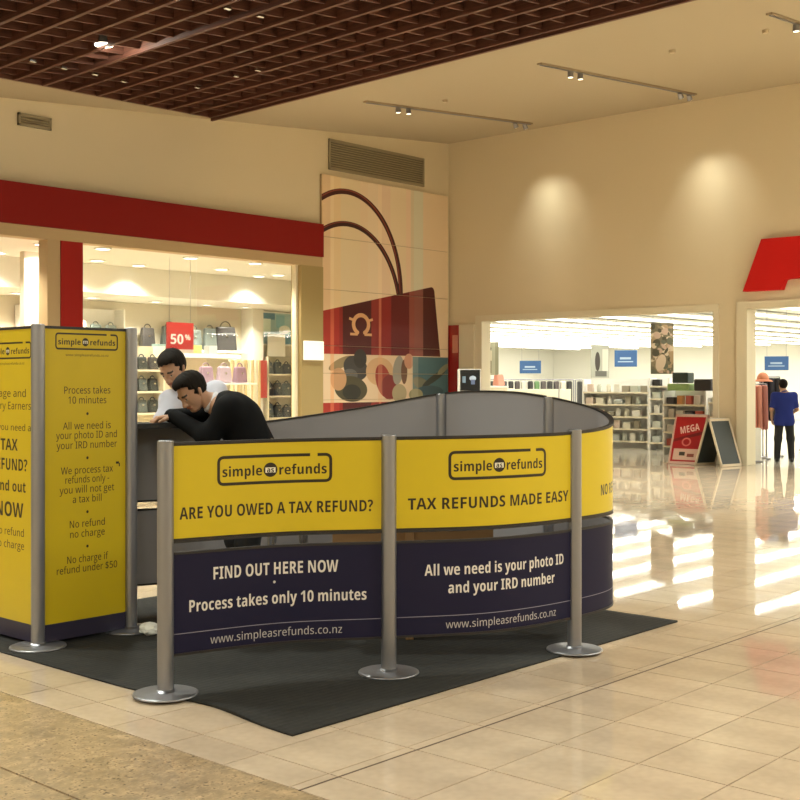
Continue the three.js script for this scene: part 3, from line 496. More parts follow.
{ // clothes inside the opening below the red lettering
  const rack = (X, V, w, label, cols, h, turn = -0.86) => {
    const t = thing('clothes_rack', label, 'clothes rack', [X, 0, -V], turn);
    part(t, 'rail', cyl(0.015, 0.015, w, 10).rotateZ(Math.PI / 2), M.steel, [0, h, 0]);
    for (const s of [-1, 1]) { part(t, 'post', cyl(0.018, 0.018, h, 10), M.steel, [s * w / 2, h / 2, 0]); part(t, 'foot', rbox(0.05, 0.04, 0.5, 0.01), M.steel, [s * w / 2, 0.02, 0]); }
    cols.forEach((c, k) => { const g = rbox(w / cols.length * 0.95, 0.95, 0.42, 0.05, 3), p = g.attributes.position; for (let i = 0; i < p.count; i++) if (p.getY(i) > 0.25) p.setZ(i, p.getZ(i) * 0.7); g.computeVertexNormals(); part(t, 'garment', g, mat(c, { roughness: 0.85 }), [-w / 2 + (k + 0.5) * w / cols.length, h - 0.5, 0]); });
  };
  rack(24.15, 11.45, 0.36, 'rack of coral pink tops just inside the cream frame', [lin(0.55, 0.16, 0.11), lin(0.6, 0.25, 0.18), lin(0.42, 0.16, 0.13)], 1.6);
  rack(25.1, 11.62, 0.42, 'rack of black jackets behind the coral tops', [lin(0.012, 0.012, 0.016), lin(0.02, 0.02, 0.03), lin(0.014, 0.012, 0.014)], 1.76);
  rack(28.5, 11.0, 2.6, 'long rack of dark clothes behind the blue-shirted person', [lin(0.03, 0.035, 0.03), lin(0.05, 0.05, 0.045), lin(0.4, 0.36, 0.26), lin(0.06, 0.07, 0.06), lin(0.03, 0.03, 0.03), lin(0.1, 0.1, 0.09), lin(0.5, 0.45, 0.36), lin(0.04, 0.04, 0.04), lin(0.03, 0.035, 0.03), lin(0.06, 0.06, 0.05)], 1.75);
  const hat = thing('sun_hat', 'orange brimmed hat on the black jacket rack', 'hat', [24.75, 1.66, -11.62]);
  part(hat, 'crown', new THREE.SphereGeometry(0.13, 24, 14, 0, 6.284, 0, Math.PI / 2).scale(1, 1.2, 1), mat(lin(0.55, 0.22, 0.12), { roughness: 0.9 }), [0, 0.04, 0]); part(hat, 'brim', new THREE.LatheGeometry([[0.1, 0.05], [0.17, 0.03], [0.21, 0], [0.205, -0.01], [0.16, 0.02], [0.1, 0.04]].map((p) => new THREE.Vector2(...p)), 28), mat(lin(0.5, 0.19, 0.1), { roughness: 0.9 }));
  const hs = thing('hat_stand', 'slim stand carrying the orange hat', 'stand', [24.75, 0, -11.62]);
  part(hs, 'pole', cyl(0.015, 0.015, 1.7, 10), M.steel, [0, 0.85, 0]); part(hs, 'base', cyl(0.14, 0.15, 0.02, 20), M.steel, [0, 0.01, 0]);
  const ped = thing('shop_gate_post', 'white security post standing in the opening below the coral tops', 'post', [23.15, 0, -11.02], -0.86);
  part(ped, 'body', rbox(0.2, 0.7, 0.1, 0.02), M.white, [0, 0.35, 0]); part(ped, 'base', rbox(0.26, 0.03, 0.2, 0.01), M.steel, [0, 0.015, 0]);
  const tb = thing('display_table', 'low white display table with a dark rail behind the blue-shirted person', 'table', [25.9, 0, -10.15], -0.86);
  part(tb, 'top', rbox(1.9, 0.06, 0.7, 0.01), M.white, [0, 0.72, 0]); part(tb, 'rail', rbox(1.8, 0.06, 0.6, 0.01), M.dark, [0, 0.28, 0]);
  for (const sx of [-1, 1]) for (const sz of [-1, 1]) part(tb, 'leg', rbox(0.06, 0.7, 0.06, 0.006), M.white, [sx * 0.88, 0.35, sz * 0.28]);
}
{ // red floor sign
  const face = canvasTex(256, 420, (x, w, h) => {
    x.fillStyle = '#a8161a'; x.fillRect(0, 0, w, h); x.fillStyle = '#d9b6a4'; x.fillRect(18, 300, w - 36, 104); x.fillStyle = '#7c1014'; x.beginPath(); x.moveTo(0, 210); x.lineTo(w, 130); x.lineTo(w, 160); x.lineTo(0, 240); x.fill();
    x.save(); x.translate(128, 110); x.rotate(-0.25); textFit(x, 'MEGA', 0, 0, 170, 66, '#e8c8bc'); x.restore();
    x.strokeStyle = '#d8746a'; x.lineWidth = 14; x.beginPath(); x.arc(118, 236, 34, 0, 7); x.stroke();
    x.fillStyle = '#3c3428'; x.fillRect(70, 330, 50, 34); x.fillStyle = '#8c4a38'; x.fillRect(140, 345, 60, 30);
  });
  const mk = (name, label, X, V, turn, w, h, lean, boardM, frameM, faceM, feet) => {
    const t = thing(name, label, 'floor sign', [X, 0, -V], turn);
    for (const s of [1, -1]) {
      const g = new THREE.Group(); g.name = s > 0 ? 'front_board' : 'rear_board'; t.add(g); g.position.set(0, h, s * 0.02); g.rotation.x = -s * lean;
      const L = h / Math.cos(lean);
      part(g, 'frame', merge([box(-w / 2, w / 2, -0.05, 0, -0.015, 0.015), box(-w / 2, w / 2, -L, -L + 0.05, -0.015, 0.015), box(-w / 2, -w / 2 + 0.04, -L, 0, -0.015, 0.015), box(w / 2 - 0.04, w / 2, -L, 0, -0.015, 0.015)]), frameM);
      part(g, 'sheet', box(-w / 2 + 0.03, w / 2 - 0.03, -L + 0.04, -0.04, -0.008, 0.008), boardM);
      if (faceM) { const f = part(g, 'print', box(-w / 2 + 0.04, w / 2 - 0.04, -L + 0.05, -0.05, 0.009, 0.011), faceM); if (s < 0) f.rotation.y = Math.PI; }
    }
    part(t, 'hinge', cyl(0.014, 0.014, w * 0.8, 10).rotateZ(Math.PI / 2), M.steel, [0, h, 0]);
  };
  mk('sandwich_board', 'red and white folding floor sign at the shop opening', 21.9, 11.78, -Math.PI / 2 + 0.02, 0.72, 0.98, 0.33, mat(lin(0.5, 0.04, 0.04)), mat(lin(0.62, 0.42, 0.34)), mat(0xffffff, { map: face, roughness: 0.4 }));
  mk('blackboard_sign', 'dark folding blackboard sign in front of the cream pillar', 21.62, 11.08, -0.2, 0.62, 0.92, 0.32, mat(lin(0.02, 0.028, 0.026), { roughness: 0.5 }), mat(lin(0.6, 0.5, 0.36)), null);
}
{ // monitor on a stand past the kiosk
  const scr = canvasTex(128, 128, (x, w, h) => { x.fillStyle = '#10141a'; x.fillRect(0, 0, w, h); x.fillStyle = '#6c8090'; x.fillRect(14, 40, 22, 40); x.fillStyle = '#a9b6c4'; x.beginPath(); x.ellipse(82, 52, 22, 16, 0, 0, 7); x.fill(); x.fillStyle = '#5d6a86'; x.fillRect(70, 60, 26, 30); });
  const t = thing('monitor', 'white framed monitor with a dark picture on a slim stand past the kiosk', 'monitor', [19.93, 0, -15.96], TOCAM - 0.15);
  part(t, 'base', cyl(0.22, 0.24, 0.03, 28), M.white, [0, 0.015, 0]); part(t, 'pole', cyl(0.03, 0.03, 1.42, 14), M.white, [0, 0.72, -0.05]);
  const b = part(t, 'housing', rbox(0.5, 0.52, 0.1, 0.02), M.white, [0, 1.66, 0]);
  part(b, 'screen', rbox(0.42, 0.44, 0.01, 0.003), new THREE.MeshStandardMaterial({ map: scr, emissive: 0xffffff, emissiveMap: scr, emissiveIntensity: 0.4, roughness: 0.2 }), [0.02, 0.02, 0.052]);
}

// ------------------------------------------------------------------ floor mat under the kiosk
{
  const X0 = 3.71, X1 = 7.23, V0 = 4.0, V1 = 7.36, nx = 60, nv = 60, pos = [], idx = [], uv = [];
  const lift = (a, b) => 0.012 + 0.014 * Math.exp(-((b - 0.15) ** 2) / 0.004 - (a * a) / 0.02);
  const edge = (b) => 0.075 * Math.exp(-((b - 0.2) ** 2) / 0.012);
  for (let layer = 0; layer < 2; layer++) for (let j = 0; j <= nv; j++) for (let i = 0; i <= nx; i++) {
    const a = i / nx, b = j / nv, X = X0 + edge(b) * (1 - a) ** 6 + a * (X1 - X0), V = V0 + b * (V1 - V0);
    pos.push(X, layer ? 0.0005 : lift(a, b), -V); uv.push(X, V);
  }
  const N = (nx + 1) * (nv + 1), id = (l, i, j) => l * N + j * (nx + 1) + i;
  for (let j = 0; j < nv; j++) for (let i = 0; i < nx; i++) { idx.push(id(0, i, j), id(0, i + 1, j), id(0, i, j + 1), id(0, i + 1, j), id(0, i + 1, j + 1), id(0, i, j + 1)); idx.push(id(1, i, j), id(1, i, j + 1), id(1, i + 1, j), id(1, i + 1, j), id(1, i, j + 1), id(1, i + 1, j + 1)); }
  for (let i = 0; i < nx; i++) { idx.push(id(0, i, 0), id(1, i, 0), id(0, i + 1, 0), id(0, i + 1, 0), id(1, i, 0), id(1, i + 1, 0)); idx.push(id(0, i, nv), id(0, i + 1, nv), id(1, i, nv), id(0, i + 1, nv), id(1, i + 1, nv), id(1, i, nv)); }
  for (let j = 0; j < nv; j++) { idx.push(id(0, 0, j), id(0, 0, j + 1), id(1, 0, j), id(0, 0, j + 1), id(1, 0, j + 1), id(1, 0, j)); idx.push(id(0, nx, j), id(1, nx, j), id(0, nx, j + 1), id(0, nx, j + 1), id(1, nx, j), id(1, nx, j + 1)); }
  const g = new THREE.BufferGeometry(); g.setAttribute('position', new THREE.Float32BufferAttribute(pos, 3)); g.setAttribute('uv', new THREE.Float32BufferAttribute(uv, 2)); g.setIndex(idx); g.computeVertexNormals();
  const rib = noiseTex(256, (i, j) => { const v = 118 + 70 * Math.sin(j / 256 * Math.PI * 2 * 24) * 0.5 + 60 * (n128(i / 256, j / 256) - 0.5); return [v, v, v]; });
  const fleck = noiseTex(256, (i, j) => { const v = 200 + 70 * (n128(i / 256, j / 256) - 0.5) + 60 * (n32(i / 256, j / 256) - 0.5); return [v, v, v]; }, true);
  solo('floor_mat', 'dark charcoal ribbed floor mat under the kiosk', 'mat', g, mat(lin(0.020, 0.0185, 0.016), { map: fleck, bumpMap: rib, bumpScale: 0.003, roughness: 0.85 }));
}

// ------------------------------------------------------------------ the kiosk's curved screen
const YEL = '#cdb214', YELL = '#c4a90c', INK = '#22160a', NAV = '#1d1a34';
function logo(x, cx, cy, w, h) {
  x.save(); x.strokeStyle = INK; x.lineWidth = h * 0.11; const r = h * 0.22;
  x.beginPath(); x.moveTo(cx + w * 0.32, cy - h / 2); x.lineTo(cx - w / 2 + r, cy - h / 2); x.quadraticCurveTo(cx - w / 2, cy - h / 2, cx - w / 2, cy - h / 2 + r); x.lineTo(cx - w / 2, cy + h / 2 - r); x.quadraticCurveTo(cx - w / 2, cy + h / 2, cx - w / 2 + r, cy + h / 2);
  x.lineTo(cx + w / 2 - r, cy + h / 2); x.quadraticCurveTo(cx + w / 2, cy + h / 2, cx + w / 2, cy + h / 2 - r); x.lineTo(cx + w / 2, cy - h / 2 + r); x.quadraticCurveTo(cx + w / 2, cy - h / 2, cx + w / 2 - r, cy - h / 2); x.lineTo(cx + w * 0.385, cy - h / 2); x.stroke();
  textFit(x, 'simple', cx - w * 0.285, cy + h * 0.04, w * 0.37, h * 0.37, INK);
  textFit(x, 'refunds', cx + w * 0.255, cy + h * 0.04, w * 0.43, h * 0.37, INK);
  x.fillStyle = INK; x.beginPath(); x.ellipse(cx - w * 0.03, cy + h * 0.03, h * 0.27, h * 0.27, 0, 0, 7); x.fill(); x.fillStyle = '#e8e2d0'; x.fillRect(cx - w * 0.03 - h * 0.2, cy - h * 0.06, h * 0.4, h * 0.2);
  textFit(x, 'as', cx - w * 0.03, cy + h * 0.03, h * 0.3, h * 0.2, INK);
  x.restore();
}
const yellowPrint = (text, tb, lb) => canvasTex(1400, 600, (x, w, h) => {
  x.fillStyle = YEL; x.fillRect(0, 0, w, h); x.fillStyle = '#241a10'; x.fillRect(0, h - 12, w, 12); x.fillRect(0, 0, w, 8);
  if (lb) logo(x, w * (lb[0] + lb[1]) / 2, h * (lb[2] + lb[3]) / 2, w * (lb[1] - lb[0]), h * (lb[3] - lb[2]));
  if (text) textFit(x, text, w * (tb[0] + tb[1]) / 2, h * tb[2], w * (tb[1] - tb[0]), h * 0.125, INK);
});
const navyPrint = (lines, url) => canvasTex(1400, 600, (x, w, h) => {
  x.fillStyle = NAV; x.fillRect(0, 0, w, h); x.fillStyle = '#8a8592'; x.fillRect(0, h * 0.8, w, 5);
  for (const [s, a, b, v, hh] of lines) { if (s === '.') { x.fillStyle = '#d8d0c8'; x.beginPath(); x.arc(w * a, h * v, 9, 0, 7); x.fill(); } else textFit(x, s, w * (a + b) / 2, h * v, w * (b - a), h * hh, '#ded6cd'); }
  if (url) textFit(x, 'www.simpleasrefunds.co.nz', w * (url[0] + url[1]) / 2, h * 0.9, w * (url[1] - url[0]), h * 0.085, '#b9b2ae', 'normal');
});
{
  const plan = [[3.75, 4.99], [4.37, 4.79], [4.85, 4.45], [5.35, 4.13], [6.01, 4.01], [6.52, 4.07], [6.80, 4.34], [6.74, 4.70], [6.90, 5.24], [6.90, 5.79], [6.48, 6.30], [5.75, 6.66], [5.3, 6.78], [4.72, 7.0], [4.30, 7.2]];
  const tops = [1.288, 1.293, 1.298, 1.302, 1.306, 1.34, 1.42, 1.505, 1.54, 1.52, 1.405, 1.305, 1.296, 1.295, 1.295];
  const curve = new THREE.CatmullRomCurve3(plan.map((p) => V3(p[0], 0, p[1])), false, 'centripetal');
  const topAt = (t) => { const f = Math.min(plan.length - 1.0001, t * (plan.length - 1)), i = Math.floor(f), k = f - i, P = (q) => tops[Math.max(0, Math.min(tops.length - 1, q))]; return 0.5 * (2 * P(i) + (P(i + 1) - P(i - 1)) * k + (2 * P(i - 1) - 5 * P(i) + 4 * P(i + 1) - P(i + 2)) * k * k + (3 * P(i) - P(i - 1) - 3 * P(i + 1) + P(i + 2)) * k ** 3); };
  const R = 0.042;
  // one band of sheet between two stations; offset is to the outer side; returns geometry with u along, v up
  function band(t0, t1, y0, y1, off, thick, n = 40, gap = R * 0.8) {
    const pts = []; for (let i = 0; i <= 200; i++) pts.push(curve.getPoint(t0 + (t1 - t0) * i / 200));
    const len = [0]; for (let i = 1; i <= 200; i++) len.push(len[i - 1] + pts[i].distanceTo(pts[i - 1]));
    const L = len[200], pos = [], uv = [], idx = [], cols = [];
    for (let i = 0; i <= n; i++) {
      const s = gap + (L - 2 * gap) * i / n; let k = 1; while (k < 200 && len[k] < s) k++;
      const f = (s - len[k - 1]) / (len[k] - len[k - 1]), t = t0 + (t1 - t0) * (k - 1 + f) / 200, p = curve.getPoint(t), d = curve.getTangent(t);
      cols.push({ p, nrm: new THREE.Vector3(-d.z, 0, d.x).normalize(), a: typeof y0 === 'function' ? y0(t) : y0, b: typeof y1 === 'function' ? y1(t) : y1, u: i / n });
    }
    const strip = (f, g) => { const b0 = pos.length / 3; cols.forEach((c) => { for (const q of [f(c), g(c)]) { pos.push(q[0], q[1], q[2]); uv.push(c.u, q[3]); } }); for (let i = 0; i < n; i++) { const a = b0 + i * 2; idx.push(a, a + 2, a + 1, a + 1, a + 2, a + 3); } };
    const P = (c, o, y, v) => [c.p.x + c.nrm.x * o, y, c.p.z + c.nrm.z * o, v], o0 = off, o1 = off + thick;
    strip((c) => P(c, o1, c.a, 0), (c) => P(c, o1, c.b, 1)); strip((c) => P(c, o0, c.b, 1), (c) => P(c, o0, c.a, 0)); strip((c) => P(c, o1, c.b, 1), (c) => P(c, o0, c.b, 1)); strip((c) => P(c, o0, c.a, 0), (c) => P(c, o1, c.a, 0));
    for (const e of [0, n]) { const b0 = pos.length / 3, c = cols[e]; for (const q of [P(c, o0, c.a, 0), P(c, o1, c.a, 0), P(c, o1, c.b, 1), P(c, o0, c.b, 1)]) { pos.push(q[0], q[1], q[2]); uv.push(c.u, q[3]); } e ? idx.push(b0, b0 + 2, b0 + 1, b0, b0 + 3, b0 + 2) : idx.push(b0, b0 + 1, b0 + 2, b0, b0 + 2, b0 + 3); }
    const g = new THREE.BufferGeometry(); g.setAttribute('position', new THREE.Float32BufferAttribute(pos, 3)); g.setAttribute('uv', new THREE.Float32BufferAttribute(uv, 2)); g.setIndex(idx); g.computeVertexNormals(); return g;
  }
  const t = thing('kiosk_screen', 'curved yellow and navy tax refund kiosk screen on steel posts', 'kiosk screen');
  const postGeo = (h) => new THREE.LatheGeometry([[0, 0], [R, 0], [R, h - 0.006], [R - 0.006, h], [0, h]].map((p) => new THREE.Vector2(...p)), 32);
  const baseGeo = new THREE.LatheGeometry([[0, 0], [0.165, 0], [0.168, 0.004], [0.166, 0.010], [0.155, 0.014], [0.052, 0.018], [0.05, 0.03], [0, 0.03]].map((p) => new THREE.Vector2(...p)), 48);
  const stations = [0, 2, 4, 7, 9, 11, 13];
  const T = (i) => i / (plan.length - 1);
  for (const i of stations) {
    const h = topAt(T(i)) + (i < 5 ? 0.012 : -0.005);
    const p = part(t, 'post', postGeo(h), M.steel, [plan[i][0], 0.012, -plan[i][1]], 'brushed steel post');
    part(p, 'base_disc', baseGeo, M.steel);
    for (const y of [0.3, 0.63, 0.9, 1.18]) part(p, 'clamp', rbox(0.02, 0.03, 0.02, 0.004), M.trim, [0, y, 0]);
  }
  const prints = {
    0: [yellowPrint('ARE YOU OWED A TAX REFUND?', [0.035, 0.955, 0.72], [0.22, 0.755, 0.155, 0.44]), navyPrint([['FIND OUT HERE NOW', 0.19, 0.79, 0.22, 0.13], ['.', 0.49, 0, 0.365], ['Process takes only 10 minutes', 0.075, 0.925, 0.535, 0.12]], [0.18, 0.81])],
    2: [yellowPrint('TAX REFUNDS MADE EASY', [0.06, 0.975, 0.715], [0.26, 0.80, 0.16, 0.45]), navyPrint([['All we need is your photo ID', 0.14, 0.94, 0.3, 0.12], ['and your IRD number', 0.25, 0.87, 0.5, 0.12]], [0.24, 0.88])],
    4: [yellowPrint('NO REFUND NO CHARGE', [0.21, 0.93, 0.71], null), navyPrint([], null)],
    x: [yellowPrint('', null, null), navyPrint([], null)],
  };
  const ends = [[0, 2], [2, 4], [4, 7], [7, 9], [9, 11], [11, 13], [13, 14]];
  for (const [a, b] of ends) {
    const pr = prints[a] || prints.x;
    const up = part(t, 'upper_panel', band(T(a), T(b), 0.795, topAt, -0.012, 0.012), M.felt, null, 'grey felt inner face');
    part(up, 'yellow_print', band(T(a), T(b), 0.795, topAt, 0.0005, 0.0015), mat(0xffffff, { map: pr[0], roughness: 0.42 }), null, 'yellow printed outer face');
    part(up, 'edge_strip', band(T(a), T(b), topAt, (q) => topAt(q) + 0.012, -0.02, 0.03), M.trim, null, 'black edge strip');
    part(up, 'edge_strip', band(T(a), T(b), 0.782, 0.795, -0.016, 0.022), M.trim);
    const lo = part(t, 'lower_panel', band(T(a), T(b), 0.215, 0.722, -0.012, 0.012), M.felt, null, 'grey felt inner face');
    part(lo, 'navy_print', band(T(a), T(b), 0.215, 0.722, 0.0005, 0.0015), mat(0xffffff, { map: pr[1], roughness: 0.6, specularIntensity: 0.4 }), null, 'navy printed outer face');
    part(lo, 'edge_strip', band(T(a), T(b), 0.722, 0.735, -0.016, 0.022), M.trim);
    part(lo, 'edge_strip', band(T(a), T(b), 0.202, 0.215, -0.016, 0.022), M.trim);
  }
  // ledge along the inner screen, where the men lean
  part(t, 'leaning_ledge', band(T(11.6), T(14), 1.3, 1.335, 0.0, -0.3, 30, 0), M.dark, null, 'dark ledge on the inner screen');
}
{ // desk inside the kiosk
  const t = thing('timber_desk', 'brown timber desk half hidden inside the kiosk', 'desk', [5.745, 0.013, -5.065], TOCAM);
  part(t, 'top', rbox(1.05, 0.03, 0.48, 0.006), M.bark, [0, 0.72, 0]); part(t, 'modesty_panel', rbox(1.0, 0.4, 0.02, 0.004), M.bark, [0, 0.5, 0.2]);
  for (const [lx, lz] of [[-0.02, 0.21], [-0.48, -0.2], [0.48, -0.2]]) part(t, 'leg', rbox(0.05, 0.71, 0.05, 0.006), M.bark, [lx, 0.355, lz]);
  part(t, 'foot_rail', bar(new THREE.Vector3(-0.02, 0.03, 0.2), new THREE.Vector3(0.48, 0.03, -0.2), 0.03, 0.03), M.bark, [0, 0, 0]);
}
{ // stool inside the kiosk
  const t = thing('bar_stool', 'dark stool with thin legs behind the navy panel', 'stool', [5.25, 0.013, -5.70], 0.3);
  part(t, 'seat', new THREE.CylinderGeometry(0.17, 0.16, 0.05, 28), M.dark, [0, 0.84, 0]);
  for (let k = 0; k < 4; k++) { const a = k * Math.PI / 2 + 0.4; part(t, 'leg', bar(new THREE.Vector3(Math.cos(a) * 0.12, 0.82, Math.sin(a) * 0.12), new THREE.Vector3(Math.cos(a) * 0.2, 0, Math.sin(a) * 0.2), 0.02, 0.02), M.steel); }
  part(t, 'foot_ring', new THREE.TorusGeometry(0.17, 0.009, 8, 28).rotateX(Math.PI / 2), M.steel, [0, 0.28, 0]);
}
{ // crumpled paper by the tower
  const g = new THREE.IcosahedronGeometry(0.07, 3), p = g.attributes.position; for (let i = 0; i < p.count; i++) { const k = 1 + 0.35 * (n16(p.getX(i) * 4 + 0.3, p.getZ(i) * 4 + p.getY(i) * 3) - 0.5); p.setXYZ(i, p.getX(i) * k, p.getY(i) * k * 0.55, p.getZ(i) * k); } g.computeVertexNormals();
  solo('paper_bag', 'small crumpled white paper bag on the mat beside the tower post', 'paper bag', g, M.white, [4.59, 0.048, -6.265]);
}

// ------------------------------------------------------------------ yellow tower
{
  const x0 = 3.91, x1 = 4.58, v0 = 6.46, v1 = 7.13, H = 1.95, R = 0.041;
  const front = canvasTex(640, 1780, (x, w, h) => {
    x.fillStyle = YELL; x.fillRect(0, 0, w, h); const Y = (py) => (py - 329) / 294.5 * h, X = (px) => (px - 43.8) / 81.2 * w;
    logo(x, X(85.8), Y(341.8), w * 0.74, h * 0.052);
    textFit(x, 'www.simpleasrefunds.co.nz', X(86), Y(355.5), w * 0.52, h * 0.008, INK, 'normal');
    const L = (s, py, wd) => textFit(x, s, X(86), Y(py), w * wd, h * 0.024, INK, 'normal');
    L('Process takes', 391, 0.57); L('10 minutes', 401, 0.47); L('All we need is', 427, 0.58); L('your photo ID and', 436.5, 0.74); L('your IRD number', 446.5, 0.73); L('We process tax', 472, 0.63); L('refunds only -', 481.5, 0.54); L('you will not get', 491.5, 0.66); L('a tax bill', 501.5, 0.36); L('No refund', 526.5, 0.44); L('no charge', 536.5, 0.43); L('No charge if', 562, 0.5); L('refund under $50', 572, 0.74);
    x.fillStyle = INK; for (const py of [415, 460, 515, 550]) { x.beginPath(); x.arc(X(86), Y(py), 9, 0, 7); x.fill(); }
    x.fillRect(X(114.5), Y(465.5), 24, 14); x.fillRect(X(117.5), Y(467), 8, 22);
  });
  const side = canvasTex(640, 1780, (x, w, h) => {
    x.fillStyle = YELL; x.fillRect(0, 0, w, h); const Y = (py) => (py - 329) / 294.5 * h;
    logo(x, w / 2, Y(351), w * 0.84, h * 0.052); textFit(x, 'www.simpleasrefunds.co.nz', w / 2, Y(364), w * 0.6, h * 0.008, INK, 'normal');
    const L = (s, py, wd, hh = 0.026, f = 'normal') => textFit(x, s, w / 2, Y(py), w * wd, h * hh, INK, f);
    L('Wage and', 394, 0.68); L('Salary Earners', 406.5, 0.86); L('Do you need a', 428.5, 0.86, 0.022); L('TAX', 446, 0.34, 0.04, 'bold'); L('REFUND?', 466, 0.72, 0.04, 'bold'); L('Find out', 488, 0.66, 0.036, 'bold'); L('NOW', 511.5, 0.56, 0.05, 'bold'); L('No refund', 534, 0.6); L('no charge', 547, 0.6);
  });
  const t = thing('advert_tower', 'tall yellow four-sided advertising tower on steel posts', 'advert tower', [(x0 + x1) / 2, 0.012, -(v0 + v1) / 2]);
  const hw = (x1 - x0) / 2, y0 = 0.125;
  const postGeo = new THREE.LatheGeometry([[0, 0], [R, 0], [R, H - 0.006], [R - 0.006, H], [0, H]].map((p) => new THREE.Vector2(...p)), 32);
  const baseGeo = new THREE.LatheGeometry([[0, 0], [0.165, 0], [0.168, 0.004], [0.166, 0.010], [0.155, 0.014], [0.05, 0.018], [0.048, 0.03], [0, 0.03]].map((p) => new THREE.Vector2(...p)), 48);
  for (const sx of [-1, 1]) for (const sz of [-1, 1]) { const p = part(t, 'post', postGeo, M.steel, [sx * hw, 0, sz * hw], 'brushed steel post'); part(p, 'base_disc', baseGeo, M.steel); }
  for (let k = 0; k < 4; k++) {
    const g = new THREE.Group(); g.name = 'side_panel'; t.add(g); g.rotation.y = -k * Math.PI / 2;   // 0: towards +Z (the booth front), 1: towards -X
    part(g, 'backing', box(-hw + 0.03, hw - 0.03, 0.02, H - 0.02, hw - 0.02, hw - 0.004), M.dark);
    part(g, 'yellow_print', box(-hw + 0.035, hw - 0.035, y0, H - 0.02, hw - 0.004, hw - 0.001), mat(0xffffff, { map: k % 2 ? side : front, roughness: 0.4 }), null, 'yellow printed face');
    part(g, 'kick_strip', box(-hw + 0.035, hw - 0.035, 0.02, y0, hw - 0.004, hw + 0.001), M.navy, null, 'navy kick strip');
    part(g, 'edge_strip', box(-hw + 0.03, hw - 0.03, H - 0.025, H - 0.008, hw - 0.022, hw + 0.002), M.trim);
  }
}

// ------------------------------------------------------------------ people
function sdfGeometry(sdf, min, max, cell) {
  const c = min.clone().add(max).multiplyScalar(0.5), s = max.clone().sub(min), half = Math.max(s.x, s.y, s.z) / 2 + cell * 2, res = Math.min(170, Math.ceil(2 * half / cell) + 2);
  const mc = new MarchingCubes(res, new THREE.MeshBasicMaterial(), false, false, 260000); mc.isolation = 0;
  const hs = res / 2, p = new THREE.Vector3();
  for (let k = 0; k < res; k++) for (let j = 0; j < res; j++) for (let i = 0; i < res; i++) {
    p.set((i - hs) / hs * half + c.x, (j - hs) / hs * half + c.y, (k - hs) / hs * half + c.z);
    const out = p.x < min.x - cell || p.y < min.y - cell || p.z < min.z - cell || p.x > max.x + cell || p.y > max.y + cell || p.z > max.z + cell;
    mc.field[k * res * res + j * res + i] = out ? -1 : -sdf(p);
  }
  mc.update();
  const g = new THREE.BufferGeometry(), n = mc.count;
  const a = mc.positionArray.slice(0, n * 3), b = mc.normalArray.slice(0, n * 3);
  for (let i = 0; i < n; i++) { a[3 * i] = a[3 * i] * half + c.x; a[3 * i + 1] = a[3 * i + 1] * half + c.y; a[3 * i + 2] = a[3 * i + 2] * half + c.z; }
  g.setAttribute('position', new THREE.BufferAttribute(a, 3)); g.setAttribute('normal', new THREE.BufferAttribute(b, 3));
  return g;
}
const smin = (a, b, k) => { const h = Math.max(k - Math.abs(a - b), 0) / k; return Math.min(a, b) - h * h * k * 0.25; };
function capsule(a, b, ra, rb) { const ba = b.clone().sub(a), L2 = ba.lengthSq() || 1e-9, q = new THREE.Vector3(); return (p) => { q.copy(p).sub(a); const h = Math.max(0, Math.min(1, q.dot(ba) / L2)); return q.addScaledVector(ba, -h).length() - (ra + (rb - ra) * h); }; }
function bones(list, k, cell) { // list of [a, b, ra, rb]
  const fs = list.map((b) => capsule(...b)), min = new THREE.Vector3(9, 9, 9), max = new THREE.Vector3(-9, -9, -9);
  for (const [a, b, ra, rb] of list) { const r = Math.max(ra, rb) + 0.01; for (const q of [a, b]) { min.min(q.clone().subScalar(r)); max.max(q.clone().addScalar(r)); } }
  return sdfGeometry((p) => { let d = 9; for (const f of fs) d = smin(d, f(p), k); return d; }, min, max, cell);
}
const v = (x, y, z) => new THREE.Vector3(x, y, z);
